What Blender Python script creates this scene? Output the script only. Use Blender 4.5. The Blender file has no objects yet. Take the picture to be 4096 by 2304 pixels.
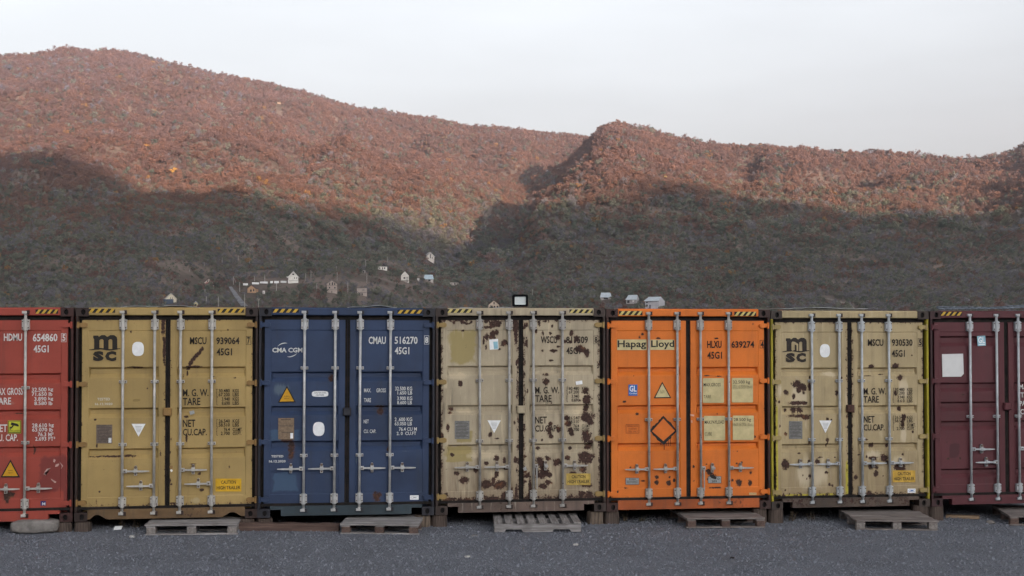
import bpy, math, random
import numpy as np
from mathutils import Vector, Matrix

SC = bpy.context.scene
COL = SC.collection
random.seed(7)
RNG = np.random.default_rng(11)
R = math.radians

# ------------------------------------------------------------------ camera
F, YAW, PITCH = 5400.64, 0.14251, 0.02852          # focal length in photo pixels (4096 wide), radians
CAM = np.array([-1.63882, -18.98162, 2.64772])
cam = bpy.data.cameras.new('camera')
co = bpy.data.objects.new('camera', cam); COL.objects.link(co)
cam.sensor_width = 36; cam.lens = F / 4096 * 36
cam.clip_start = 0.1; cam.clip_end = 30000
co.location = CAM; co.rotation_euler = (math.pi / 2 + PITCH, 0, -YAW)
SC.camera = co
cy_, sy_, cp_, sp_ = math.cos(YAW), math.sin(YAW), math.cos(PITCH), math.sin(PITCH)

def ray(u, v):
    """direction in the place of a point measured on the photograph"""
    x, up = u - 2048.0, -(v - 1152.0)
    dy = F * cp_ - up * sp_; dz = F * sp_ + up * cp_
    return np.array([x * cy_ + dy * sy_, -x * sy_ + dy * cy_, dz]) / F

# ------------------------------------------------------------------ small tools
class MB:
    """collects faces, links them as ONE mesh object"""
    def __init__(s): s.v, s.f, s.m = [], [], []
    def add(s, vs, fs, m=0):
        b = len(s.v); s.v += [tuple(p) for p in vs]
        s.f += [tuple(i + b for i in f) for f in fs]; s.m += [m] * len(fs); return s
    def box(s, x0, x1, y0, y1, z0, z1, m=0, M=None):
        p = [(x0,y0,z0),(x1,y0,z0),(x1,y1,z0),(x0,y1,z0),(x0,y0,z1),(x1,y0,z1),(x1,y1,z1),(x0,y1,z1)]
        if M is not None: p = [tuple(M @ Vector(q)) for q in p]
        return s.add(p, [(0,3,2,1),(4,5,6,7),(0,1,5,4),(1,2,6,5),(2,3,7,6),(3,0,4,7)], m)
    def bbox(s, x0, x1, y0, y1, z0, z1, b=0.006, m=0):
        """box with its front edges chamfered (front is -y)"""
        p = [(x0,y0+b,z0),(x1,y0+b,z0),(x1,y0+b,z1),(x0,y0+b,z1),(x0+b,y0,z0+b),(x1-b,y0,z0+b),(x1-b,y0,z1-b),(x0+b,y0,z1-b),
             (x0,y1,z0),(x1,y1,z0),(x1,y1,z1),(x0,y1,z1)]
        return s.add(p, [(4,5,6,7),(0,1,5,4),(1,2,6,5),(2,3,7,6),(3,0,4,7),(0,8,9,1),(1,9,10,2),(2,10,11,3),(3,11,8,0),(8,11,10,9)], m)
    def cyl(s, a, b, r0, r1=None, n=10, m=0, cap=True):
        a, b = Vector(a), Vector(b); r1 = r0 if r1 is None else r1
        q = (b - a).to_track_quat('Z', 'Y')
        vs = []
        for c, r in ((a, r0), (b, r1)):
            vs += [c + q @ Vector((r*math.cos(2*math.pi*i/n), r*math.sin(2*math.pi*i/n), 0)) for i in range(n)]
        fs = [(i, (i+1) % n, n+(i+1) % n, n+i) for i in range(n)]
        if cap: fs += [tuple(range(n-1, -1, -1)), tuple(range(n, 2*n))]
        return s.add(vs, fs, m)
    def tube(s, pts, r, n=6, m=0):
        for a, b in zip(pts[:-1], pts[1:]): s.cyl(a, b, r, r, n, m)
        return s
    def prism(s, poly, y0, y1, m=0):
        """outline in x,z (counter-clockwise seen from -y) pushed from y0 to y1"""
        n = len(poly)
        vs = [(x, y0, z) for x, z in poly] + [(x, y1, z) for x, z in poly]
        fs = [tuple(range(n)), tuple(range(2*n-1, n-1, -1))] + [((i+1) % n, i, n+i, n+(i+1) % n) for i in range(n)]
        return s.add(vs, fs, m)
    def build(s, name, mats, parent=None, smooth=False, M=None):
        me = bpy.data.meshes.new(name)
        vs = s.v if M is None else [tuple(M @ Vector(p)) for p in s.v]
        me.from_pydata(vs, [], s.f)
        if not isinstance(mats, (list, tuple)): mats = [mats]
        for k in mats: me.materials.append(k)
        if len(mats) > 1: me.polygons.foreach_set('material_index', s.m)
        if smooth: me.polygons.foreach_set('use_smooth', [True] * len(s.f))
        me.update()
        o = bpy.data.objects.new(name, me); COL.objects.link(o)
        if parent is not None: o.parent = parent
        return o

def tag(o, label=None, cat=None, group=None, kind=None):
    if label: o['label'] = label
    if cat: o['category'] = cat
    if group: o['group'] = group
    if kind: o['kind'] = kind
    return o
def empty(name, loc, rot=(0, 0, 0)):
    o = bpy.data.objects.new(name, None); COL.objects.link(o)
    o.location = loc; o.rotation_euler = rot; o.empty_display_size = 0.3
    return o

# ------------------------------------------------------------------ materials
class N:
    def __init__(s, name, rough=0.7, spec=0.3):
        s.mat = bpy.data.materials.new(name); s.mat.use_nodes = True
        s.nt = s.mat.node_tree; s.b = s.nt.nodes['Principled BSDF']
        s.b.inputs['Roughness'].default_value = rough
        s.b.inputs['Specular IOR Level'].default_value = spec
    def n(s, t, **k):
        x = s.nt.nodes.new(t)
        for a, b in k.items(): setattr(x, a, b)
        return x
    def set(s, sock, val):
        if isinstance(val, bpy.types.NodeSocket): s.nt.links.new(val, sock)
        else:
            if hasattr(sock.default_value, '__len__') and not hasattr(val, '__len__'): val = (val,) * len(sock.default_value)
            if hasattr(sock.default_value, '__len__') and len(sock.default_value) == 4 and len(val) == 3: val = (*val, 1)
            sock.default_value = val
    def coord(s, scale=(1, 1, 1), loc=(0, 0, 0), kind='Object'):
        tc = s.n('ShaderNodeTexCoord'); mp = s.n('ShaderNodeMapping')
        s.nt.links.new(tc.outputs[kind], mp.inputs[0]); mp.inputs['Scale'].default_value = scale; mp.inputs['Location'].default_value = loc
        return mp.outputs[0]
    def noise(s, vec, scale, detail=4, rough=0.55, out='Fac'):
        x = s.n('ShaderNodeTexNoise'); s.nt.links.new(vec, x.inputs['Vector'])
        x.inputs['Scale'].default_value = scale; x.inputs['Detail'].default_value = detail; x.inputs['Roughness'].default_value = rough
        return x.outputs[out]
    def vor(s, vec, scale, out='Distance', feature='F1'):
        x = s.n('ShaderNodeTexVoronoi', feature=feature); s.nt.links.new(vec, x.inputs['Vector']); x.inputs['Scale'].default_value = scale
        return x.outputs[out]
    def math(s, op, a, b=0.0, c=0.0):
        x = s.n('ShaderNodeMath', operation=op)
        for i, v in enumerate((a, b, c)): s.set(x.inputs[i], v)
        return x.outputs[0]
    def step(s, v, a, b, lo=0.0, hi=1.0):
        x = s.n('ShaderNodeMapRange', interpolation_type='SMOOTHSTEP')
        s.set(x.inputs[0], v); x.inputs[1].default_value = a; x.inputs[2].default_value = b; x.inputs[3].default_value = lo; x.inputs[4].default_value = hi
        return x.outputs[0]
    def mix(s, fac, a, b, mode='MIX'):
        x = s.n('ShaderNodeMix', data_type='RGBA', blend_type=mode)
        s.set(x.inputs[0], fac); s.set(x.inputs[6], a); s.set(x.inputs[7], b)
        return x.outputs[2]
    def attr(s, name, kind='GEOMETRY'):
        return s.n('ShaderNodeAttribute', attribute_name=name, attribute_type=kind)
    def bump(s, h, strength=0.3, dist=0.01):
        x = s.n('ShaderNodeBump'); x.inputs['Strength'].default_value = strength; x.inputs['Distance'].default_value = dist
        s.set(x.inputs['Height'], h); s.nt.links.new(x.outputs[0], s.b.inputs['Normal'])
    def col(s, c): s.set(s.b.inputs['Base Color'], c)
def mul(c, k): return tuple(x * k for x in c)

RUST_D, RUST_M, RUST_L = (0.034, 0.018, 0.015), (0.070, 0.034, 0.025), (0.16, 0.065, 0.028)

def blob_field(m, vec, blobs):
    d = None
    for (cx, cz, rx, rz) in blobs:
        a = m.n('ShaderNodeVectorMath', operation='SUBTRACT'); m.nt.links.new(vec, a.inputs[0]); a.inputs[1].default_value = (cx, 0, cz)
        b = m.n('ShaderNodeVectorMath', operation='MULTIPLY'); m.nt.links.new(a.outputs[0], b.inputs[0]); b.inputs[1].default_value = (1/rx, 0, 1/rz)
        c = m.n('ShaderNodeVectorMath', operation='LENGTH'); m.nt.links.new(b.outputs[0], c.inputs[0])
        d = c.outputs['Value'] if d is None else m.math('MINIMUM', d, c.outputs['Value'])
    return m.math('MULTIPLY_ADD', d, -0.5, 1.0)

def rust_colour(m, v):
    n1 = m.noise(v, 35, 5); n2 = m.noise(v, 7, 4)
    c = m.mix(m.step(n1, 0.35, 0.7), RUST_D, RUST_M)
    return m.mix(m.step(n2, 0.58, 0.78), c, RUST_L)

def paint(name, base, seed=0, speck=0.3, grime=0.4, tint=(0.4, 0.3, 0.1), pale=(0.55, 0.5, 0.42), rust_w=2.6, rough=0.55, drip=0.0, low=0.0, fade=0.12):
    """old container paint: faded, streaked, rusting; 'marks' on the mesh holds rust / chalky scuffs / over-spray"""
    m = N(name, rough, 0.35)
    v = m.coord(loc=(seed*3.7, seed*1.3, seed*2.1)); vs = m.coord(scale=(7, 7, 0.55), loc=(seed*2.7, 0, seed))
    c = m.mix(m.step(m.noise(v, 1.6, 5), 0.3, 0.7), mul(base, 1-fade), mul(base, 1+fade))
    c = m.mix(m.math('MULTIPLY', m.step(m.noise(v, 70, 3), 0.4, 0.75), 0.18), c, mul(base, 0.6))
    g = m.math('MULTIPLY', m.step(m.noise(vs, 1.0, 6, 0.65), 0.48, 0.75), grime)
    c = m.mix(g, c, tuple(0.35*x + 0.022 for x in base))
    if drip:
        vd = m.coord(scale=(16, 16, 0.9), loc=(seed*1.7, 0, seed*4)); d1 = m.step(m.noise(vd, 1.0, 7, 0.7), 0.53, 0.66)
        d2 = m.step(m.noise(v, 1.3, 4), 0.42, 0.66); dd = m.math('MULTIPLY', m.math('MULTIPLY', d1, d2), drip)
        c = m.mix(dd, c, mul(base, 0.34))
        p1 = m.step(m.noise(m.coord(scale=(20, 20, 1.1), loc=(seed*5.1, 0, 3)), 1.0, 6, 0.7), 0.56, 0.66)
        c = m.mix(m.math('MULTIPLY', p1, drip*0.6), c, pale)
    if low:                                              # mud and rust water dried on the lower part
        zz = m.n('ShaderNodeSeparateXYZ'); m.nt.links.new(m.coord(), zz.inputs[0])
        lv = m.math('ADD', m.step(zz.outputs[2], 1.5, 0.15), m.math('MULTIPLY', m.math('SUBTRACT', m.noise(vs, 1.4, 6, 0.65), 0.5), 2.2))
        c = m.mix(m.math('MULTIPLY', m.step(lv, 0.3, 1.1), low), c, (0.17, 0.115, 0.07))
    a = m.attr('marks'); sep = m.n('ShaderNodeSeparateColor'); m.nt.links.new(a.outputs['Color'], sep.inputs[0])
    e = m.math('MULTIPLY_ADD', m.noise(v, 13, 3, 0.6), 0.34, m.math('MULTIPLY_ADD', m.noise(v, 46, 6, 0.75), 0.40, m.math('MULTIPLY', m.noise(m.coord(scale=(26, 26, 9), loc=(seed, 0, 0)), 1.0, 4, 0.6), 0.26)))
    ew = m.math('MULTIPLY', m.math('SUBTRACT', e, 0.5), rust_w)
    ew = m.math('MULTIPLY', ew, m.step(sep.outputs[0], 0.04, 0.38))
    tn = m.math('MULTIPLY', m.math('SUBTRACT', m.noise(v, 6, 5), 0.5), 0.5)
    c = m.mix(m.math('MULTIPLY', m.step(m.math('ADD', sep.outputs[2], tn), 0.46, 0.58), 0.85), c, tint)
    pv = m.math('ADD', sep.outputs[1], m.math('MULTIPLY', m.math('SUBTRACT', m.noise(vs, 2.0, 6, 0.7), 0.5), 1.1))
    c = m.mix(m.math('MULTIPLY', m.step(pv, 0.46, 0.8), 0.7), c, pale)
    halo = m.step(m.math('ADD', sep.outputs[0], m.math('MULTIPLY', ew, 0.7)), 0.22, 0.56)
    c = m.mix(m.math('MULTIPLY', halo, 0.4), c, m.mix(0.5, mul(base, 0.6), RUST_L))
    rm = m.step(m.math('ADD', sep.outputs[0], ew), 0.45, 0.57)
    gate = m.step(m.noise(v, 2.3, 3), 0.45, 0.7)
    sp = m.math('MULTIPLY', m.step(m.noise(v, 23, 4, 0.6), 0.80-0.16*speck, 0.84-0.16*speck), gate)
    rm = m.math('MAXIMUM', rm, sp)
    c = m.mix(rm, c, rust_colour(m, v)); m.col(c)
    m.set(m.b.inputs['Roughness'], m.math('MULTIPLY_ADD', rm, 0.3, rough))
    m.bump(m.math('ADD', m.math('MULTIPLY', rm, -0.6), m.math('ADD', m.noise(v, 3.0, 3), m.math('MULTIPLY', e, 0.15))), 0.35, 0.006)
    return m.mat

def ink(name, c, base, wear=0.2, seed=0, blobs=None, rough=0.6):
    """lettering: painted over the door, chipped with it"""
    m = N(name, rough, 0.25); v = m.coord(loc=(seed*3.7, seed*1.3, seed*2.1))
    col = m.mix(m.step(m.noise(v, 40, 4, 0.7), 0.72-wear*0.4, 0.8-wear*0.4), c, m.mix(0.4, base, c))
    if blobs:
        f = blob_field(m, m.coord(), blobs)
        ew = m.math('MULTIPLY', m.math('SUBTRACT', m.math('MULTIPLY_ADD', m.noise(v, 13, 3, 0.6), 0.34, m.math('MULTIPLY_ADD', m.noise(v, 46, 6, 0.75), 0.40, m.math('MULTIPLY', m.noise(m.coord(scale=(26, 26, 9), loc=(seed, 0, 0)), 1.0, 4, 0.6), 0.26))), 0.5), m.math('MULTIPLY', m.step(f, 0.04, 0.38), 2.6))
        col = m.mix(m.step(m.math('ADD', f, ew), 0.45, 0.57), col, rust_colour(m, v))
    m.col(col); return m.mat

def plain(name, c, rough=0.6, var=0.2, scale=6, metal=0.0, seed=0, c2=None, bump=0.0, spec=0.3):
    m = N(name, rough, spec); v = m.coord(loc=(seed, seed*2, seed*.7)); m.b.inputs['Metallic'].default_value = metal
    n = m.noise(v, scale, 5, 0.62)
    m.col(m.mix(m.step(n, 0.3, 0.7), mul(c, 1-var), c2 or mul(c, 1+var)))
    if bump: m.bump(n, bump, 0.01)
    return m.mat

def wood(name, c, c2, axis=0, rough=0.85, seed=0):
    sc = [14, 14, 14]; sc[axis] = 0.9
    m = N(name, rough, 0.15); v = m.coord(scale=sc, loc=(seed, seed*1.7, seed*.3)); w = m.coord(loc=(seed, 0, 0))
    g = m.noise(v, 2.2, 7, 0.7)
    col = m.mix(m.step(g, 0.3, 0.72), c2, c); col = m.mix(m.math('MULTIPLY', m.step(m.noise(w, 3.5, 4), 0.5, 0.75), 0.5), col, mul(c2, 0.7))
    m.col(col); m.bump(g, 0.5, 0.006); return m.mat

M_GASKET = plain('black_rubber', (0.010, 0.009, 0.009), 0.85, 0.35, 9, c2=(0.022, 0.016, 0.014))
M_HOLE = plain('hollow_inside', (0.008, 0.007, 0.007), 0.9)
def steel_mat(name, c, seed, speck=0.5, rough=0.45):
    m = N(name, rough, 0.5); v = m.coord(loc=(seed*2.3, seed, 0)); m.b.inputs['Metallic'].default_value = 0.15
    k = m.mix(m.step(m.noise(v, 9, 5), 0.3, 0.7), mul(c, 0.78), mul(c, 1.1))
    k = m.mix(m.math('MULTIPLY', m.step(m.noise(m.coord(scale=(30, 30, 2)), 1.2, 5, 0.7), 0.5, 0.75), 0.45), k, mul(c, 0.45))
    k = m.mix(m.step(m.noise(v, 30, 4), 0.82-0.2*speck, 0.88-0.2*speck), k, RUST_M); m.col(k); return m.mat
M_WHITE = plain('white_film', (0.78, 0.79, 0.80), 0.45, 0.06, 20)
M_BLACK = plain('black_ink', (0.014, 0.013, 0.013), 0.6, 0.2)
M_CAUTION = plain('caution_yellow', (0.62, 0.36, 0.02), 0.5, 0.12, 12)
M_AMBER = plain('amber_yellow', (0.55, 0.29, 0.015), 0.5, 0.12, 12)
M_CREAMY = plain('cream_film', (0.53, 0.45, 0.24), 0.5, 0.12, 9)
M_PLATE = plain('data_plate', (0.15, 0.115, 0.095), 0.5, 0.25, 40, metal=0.3)
M_PLATE2 = plain('data_plate_brown', (0.21, 0.15, 0.10), 0.5, 0.25, 30, metal=0.3)
M_PLATEG = plain('data_plate_grey', (0.19, 0.19, 0.185), 0.5, 0.2, 40, metal=0.3)
M_PLATEINK = plain('plate_print', (0.06, 0.048, 0.042), 0.6)
M_BLUEFILM = plain('blue_film', (0.03, 0.13, 0.42), 0.5, 0.1)
M_PALEBLUE = plain('pale_blue_film', (0.25, 0.45, 0.55), 0.5, 0.1)
M_NAVY = plain('navy_film', (0.035, 0.03, 0.14), 0.5, 0.1)
M_LIME = plain('lime_film', (0.50, 0.50, 0.04), 0.5, 0.1)
M_GREYFILM = plain('grey_film', (0.32, 0.33, 0.33), 0.5, 0.15, 30)
M_HAZ_Y = plain('hazard_yellow', (0.52, 0.33, 0.04), 0.55, 0.2, 20)
M_HAZ_P = plain('hazard_pale_yellow', (0.55, 0.45, 0.15), 0.55, 0.2, 20)
M_HAZ_K = plain('hazard_black', (0.018, 0.016, 0.015), 0.6, 0.3, 20)

# ------------------------------------------------------------------ lettering
_tc = {}
def glyphs(text, bold=0.0):
    """outline of a line of text as flat faces in a unit box"""
    key = (text, bold)
    if key not in _tc:
        c = bpy.data.curves.new('lettering', 'FONT'); c.body = text; c.offset = bold; c.resolution_u = 2
        o = bpy.data.objects.new('lettering', c); me = o.to_mesh()
        v = np.array([p.co[:2] for p in me.vertices]); f = [tuple(p.vertices) for p in me.polygons]
        o.to_mesh_clear(); bpy.data.objects.remove(o); bpy.data.curves.remove(c)
        lo, hi = v.min(0), v.max(0); _tc[key] = ((v - lo) / (hi - lo), f)
    return _tc[key]

# ------------------------------------------------------------------ containers
CROP = {1: (0, 1180, 1.478), 2: (300, 1180, 1.479), 3: (1020, 1180, 1.479), 4: (1720, 1160, 1.4486), 5: (2400, 1180, 1.479), 6: (3060, 1180, 1.4786), 7: (3660, 1180, 1.479),
        'A': (0, 1900, 1.84), 'B': (1300, 1900, 1.84), 'C': (2696, 1900, 1.84), 'h3': (600, 960, 3.68), 'h4': (1200, 960, 3.68), 'h5': (1900, 960, 3.22), 'w': (2600, 800, 1.722), 'm3': (2696, 400, 1.811), 'm2': (1300, 300, 1.811)}
def pix(crop, px, py):
    a, b, k = CROP[crop]; return a + px / k, b + py / k
W2, HT = 1.219, 2.896
DOOR_Y = 0.04

class Container:
    def __init__(s, crop, pose, label, name, paintm, frame, sillm, steel):
        x0, y0, z0, rr = pose
        s.crop = crop; s.root = empty(name, (x0 + W2, y0, z0), (0, rr, 0)); tag(s.root, label, 'container', 'shipping containers standing in a row')
        s.M = Matrix.Translation((x0 + W2, y0, z0)) @ Matrix.Rotation(rr, 4, 'Y'); s.MI = s.M.inverted(); s.y0 = y0
        s.paint, s.frame, s.sillm, s.steel = paintm, frame, sillm, steel
    def L(s, px, py, y=DOOR_Y):
        """measured place -> x,z on this container's front"""
        d = ray(*pix(s.crop, px, py)); t = (s.y0 + y - CAM[1]) / d[1]; p = s.MI @ Vector(CAM + d * t)
        return p.x, p.z

class Decal:
    def __init__(s, c, y=DOOR_Y - 0.0035): s.c, s.y, s.b, s.k = c, y, MB(), 0
    def poly(s, pts, m=0):
        """flat patch, measured corners"""
        q = [s.c.L(*p) for p in pts]
        ar = sum(q[i][0]*q[(i+1) % len(q)][1] - q[(i+1) % len(q)][0]*q[i][1] for i in range(len(q)))
        if ar < 0: q.reverse()
        s.b.add([(x, s.y - 0.0008*s.k, z) for x, z in q], [tuple(range(len(q)))], m); s.k += 1; return s
    def rect(s, x0, y0, x1, y1, m=0): return s.poly([(x0, y0), (x1, y0), (x1, y1), (x0, y1)], m)
    def oval(s, x0, y0, x1, y1, m=0, p=2.6, n=28):
        cx, cy, rx, ry = (x0+x1)/2, (y0+y1)/2, (x1-x0)/2, (y1-y0)/2
        f = lambda t: math.copysign(abs(t)**(2/p), t)
        return s.poly([(cx + rx*f(math.cos(2*math.pi*i/n)), cy + ry*f(math.sin(2*math.pi*i/n))) for i in range(n)], m)
    def text(s, t, x0, y0, x1, y1, m=0, bold=0.012):
        v, f = glyphs(t, bold)
        a, b_ = s.c.L(x0, y1); c, d = s.c.L(x1, y0)
        s.b.add([(a + (c-a)*p[0], s.y - 0.0008*s.k, b_ + (d-b_)*p[1]) for p in v], f, m); return s
    def frame(s, x0, y0, x1, y1, w, m=0):
        for r in ((x0, y0, x1, y0+w), (x0, y1-w, x1, y1), (x0, y0, x0+w, y1), (x1-w, y0, x1, y1)):
            s.rect(*r, m)
        return s
    def arc(s, pts, w, m=0):
        """tapered stroke through measured points"""
        n = len(pts); up, dn = [], []
        for i, (x, y) in enumerate(pts):
            t = math.sin(math.pi * (0.08 + 0.84 * i / (n-1))) * w / 2
            up.append((x, y - t)); dn.append((x, y + t))
        for i in range(n-1): s.poly([up[i], up[i+1], dn[i+1], dn[i]], m); s.k -= 1
        s.k += 1; return s
    def build(s, name, mats, parent): return s.b.build(name, mats, parent)

def lines(c, name, items, mat, leaf, bold=.014):
    """painted lines of lettering, each a mesh of its own"""
    for t, b in items:
        if t.count(' ') == 1 and any(k.isdigit() for k in t):            # number and unit apart
            v, f = glyphs(t, bold); iv = sorted((v[list(q), 0].min(), v[list(q), 0].max()) for q in f); hi = 0; best = (0, 0, 0)
            for lo_, hi_ in iv: best = max(best, (lo_-hi, hi, lo_)); hi = max(hi, hi_)
            w = b[2]-b[0]; a, u = t.split(' ')
            Decal(c).text(a, b[0], b[1], b[0]+w*best[1], b[3], 0, bold).build(name, mat, leaf); Decal(c).text(u, b[0]+w*best[2], b[1], b[2], b[3], 0, bold).build(name, mat, leaf)
        else: Decal(c).text(t, *b, 0, bold).build(name, mat, leaf)
def boxed(c, t, b, fr, mat, leaf):
    Decal(c).text(t, *b, 0, .03).frame(*fr, 2.2, 0).build('check_digit', mat, leaf)

def casting(x0, z0, mat, parent, hole_dx=0.0):
    """corner casting with its oval hole: 0.17 wide, 0.118 high"""
    b = MB(); w, h = 0.17, 0.118; cx, cz = x0 + w/2 + hole_dx, z0 + h/2
    n = 24; A = [2*math.pi*i/n for i in range(n)]
    ring, out = [], []
    for a in A:
        ring.append((cx + 0.031*math.cos(a), cz + 0.040*math.sin(a)))
        ca, sa = math.cos(a), math.sin(a); k = min((x0+w-cx if ca > 0 else cx-x0)/max(abs(ca), 1e-6), (h/2)/max(abs(sa), 1e-6))
        out.append((cx + k*ca, cz + k*sa))
    for c in ((x0, z0), (x0+w, z0), (x0+w, z0+h), (x0, z0+h)):
        i = min(range(n), key=lambda j: (out[j][0]-c[0])**2 + (out[j][1]-c[1])**2); out[i] = c
    v = [(x, 0, z) for x, z in out] + [(x, 0, z) for x, z in ring] + [(x, 0.03, z) for x, z in ring]
    f = [(i, (i+1) % n, n+(i+1) % n, n+i) for i in range(n)] + [(n+i, n+(i+1) % n, 2*n+(i+1) % n, 2*n+i) for i in range(n)]
    b.add(v, f, 0); b.add(v[2*n:], [tuple(range(n))], 1)
    p = [(x0,0,z0),(x0+w,0,z0),(x0+w,0,z0+h),(x0,0,z0+h),(x0,.178,z0),(x0+w,.178,z0),(x0+w,.178,z0+h),(x0,.178,z0+h)]
    b.add(p, [(1,5,6,2),(0,3,7,4),(3,2,6,7),(0,4,5,1),(5,4,7,6)], 0)
    return b.build('corner_casting', [mat, M_HOLE], parent)

def grid_door(c, xa, xb, za, zb, panel, grooves, marks, name='door'):
    """door leaf pressed into shape: panel = (x0,x1,z0,z1), grooves = [(top,bottom)], marks(x,z) -> rust, scuff, tint"""
    px0, px1, pz0, pz1 = panel
    def axis(a, b, brk, st):
        brk = sorted(set([a, b] + [k for k in brk if a < k < b])); out = []
        for p, q in zip(brk[:-1], brk[1:]):
            n = max(1, math.ceil((q-p)/st)); out += [p + (q-p)*i/n for i in range(n)]
        return np.array(out + [b])
    xs = axis(xa, xb, [px0, px0+.012, px1-.012, px1, px0+.03, px1-.03], 0.016)
    bz = [pz0, pz0+.01, pz1, pz1-.01]
    for t, b in grooves: bz += [t, t-.026, b+.055, b]
    zs = axis(za, zb, bz, 0.016)
    X, Z = np.meshgrid(xs, zs)
    inp = lambda a, b, k: np.clip(np.minimum((X-a)/k, (b-X)/k), 0, 1)
    Y = np.full_like(X, DOOR_Y)
    Y += 0.006 * inp(px0, px1, .012) * np.clip(np.minimum((Z-pz0)/.01, (pz1-Z)/.01), 0, 1)
    gx = inp(px0+.012, px1-.012, .018)
    for t, b in grooves: Y += 0.050 * gx * np.clip(np.minimum((t-Z)/.026, (Z-b)/.055), 0, 1)
    ny, nx = X.shape
    v = np.stack([X, Y, Z], 2).reshape(-1, 3)
    idx = np.arange(ny*nx).reshape(ny, nx)
    q = np.stack([idx[:-1, :-1], idx[:-1, 1:], idx[1:, 1:], idx[1:, :-1]], 2).reshape(-1, 4)
    rim = list(idx[0, :]) + list(idx[1:, -1]) + list(idx[-1, -2::-1]) + list(idx[-2:0, 0:1].ravel())
    k = len(v); back = v[rim].copy(); back[:, 1] = DOOR_Y + 0.06
    fs = [tuple(map(int, t)) for t in q]; n = len(rim)
    fs += [(int(rim[(i+1) % n]), int(rim[i]), k+i, k+(i+1) % n) for i in range(n)]
    v = np.concatenate([v, back])
    me = bpy.data.meshes.new(name); me.from_pydata(v.tolist(), [], fs); me.materials.append(c.paint)
    a = me.attributes.new('marks', 'FLOAT_COLOR', 'POINT')
    r, g, b = marks(v[:, 0], v[:, 2]); a.data.foreach_set('color', np.stack([r, g, b, np.ones_like(r)], 1).astype(np.float32).ravel())
    me.update(); o = bpy.data.objects.new(name, me); COL.objects.link(o); o.parent = c.root
    return o

def blobs_fn(rust, pale=(), tint=(), edge=0.0, runs=0.0):
    def f(x, z):
        def fld(bl):
            d = np.full_like(x, 9.0)
            for (cx, cz, rx, rz) in bl: d = np.minimum(d, np.hypot((x-cx)/rx, (z-cz)/rz))
            return np.clip(1 - 0.5*d, 0, 1)
        def box(bl):
            d = np.full_like(x, 9.0)
            for (cx, cz, rx, rz) in bl: d = np.minimum(d, np.maximum(abs(x-cx)/rx, abs(z-cz)/rz))
            return np.clip(1 - 0.5*d, 0, 1)
        r = fld(rust)
        if edge:
            e = np.minimum(np.minimum(abs(abs(x)-0.035), abs(abs(x)-1.14)), np.minimum(abs(z-0.19), abs(2.73-z)))
            r = np.maximum(r, np.clip(0.36*edge*(1 - e/0.08), 0, 0.5))
            r = np.maximum(r, np.clip(0.40*edge*(1 - abs(z-0.19)/0.14), 0, 0.6))
        p = fld(pale)
        if runs: p = np.maximum(p, runs*fld([(cx, cz-2.6*rz-.02, rx*.9, rz*2.6+.05) for cx, cz, rx, rz in rust if rx < .09]))
        return r, p, box(tint)
    return f

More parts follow.
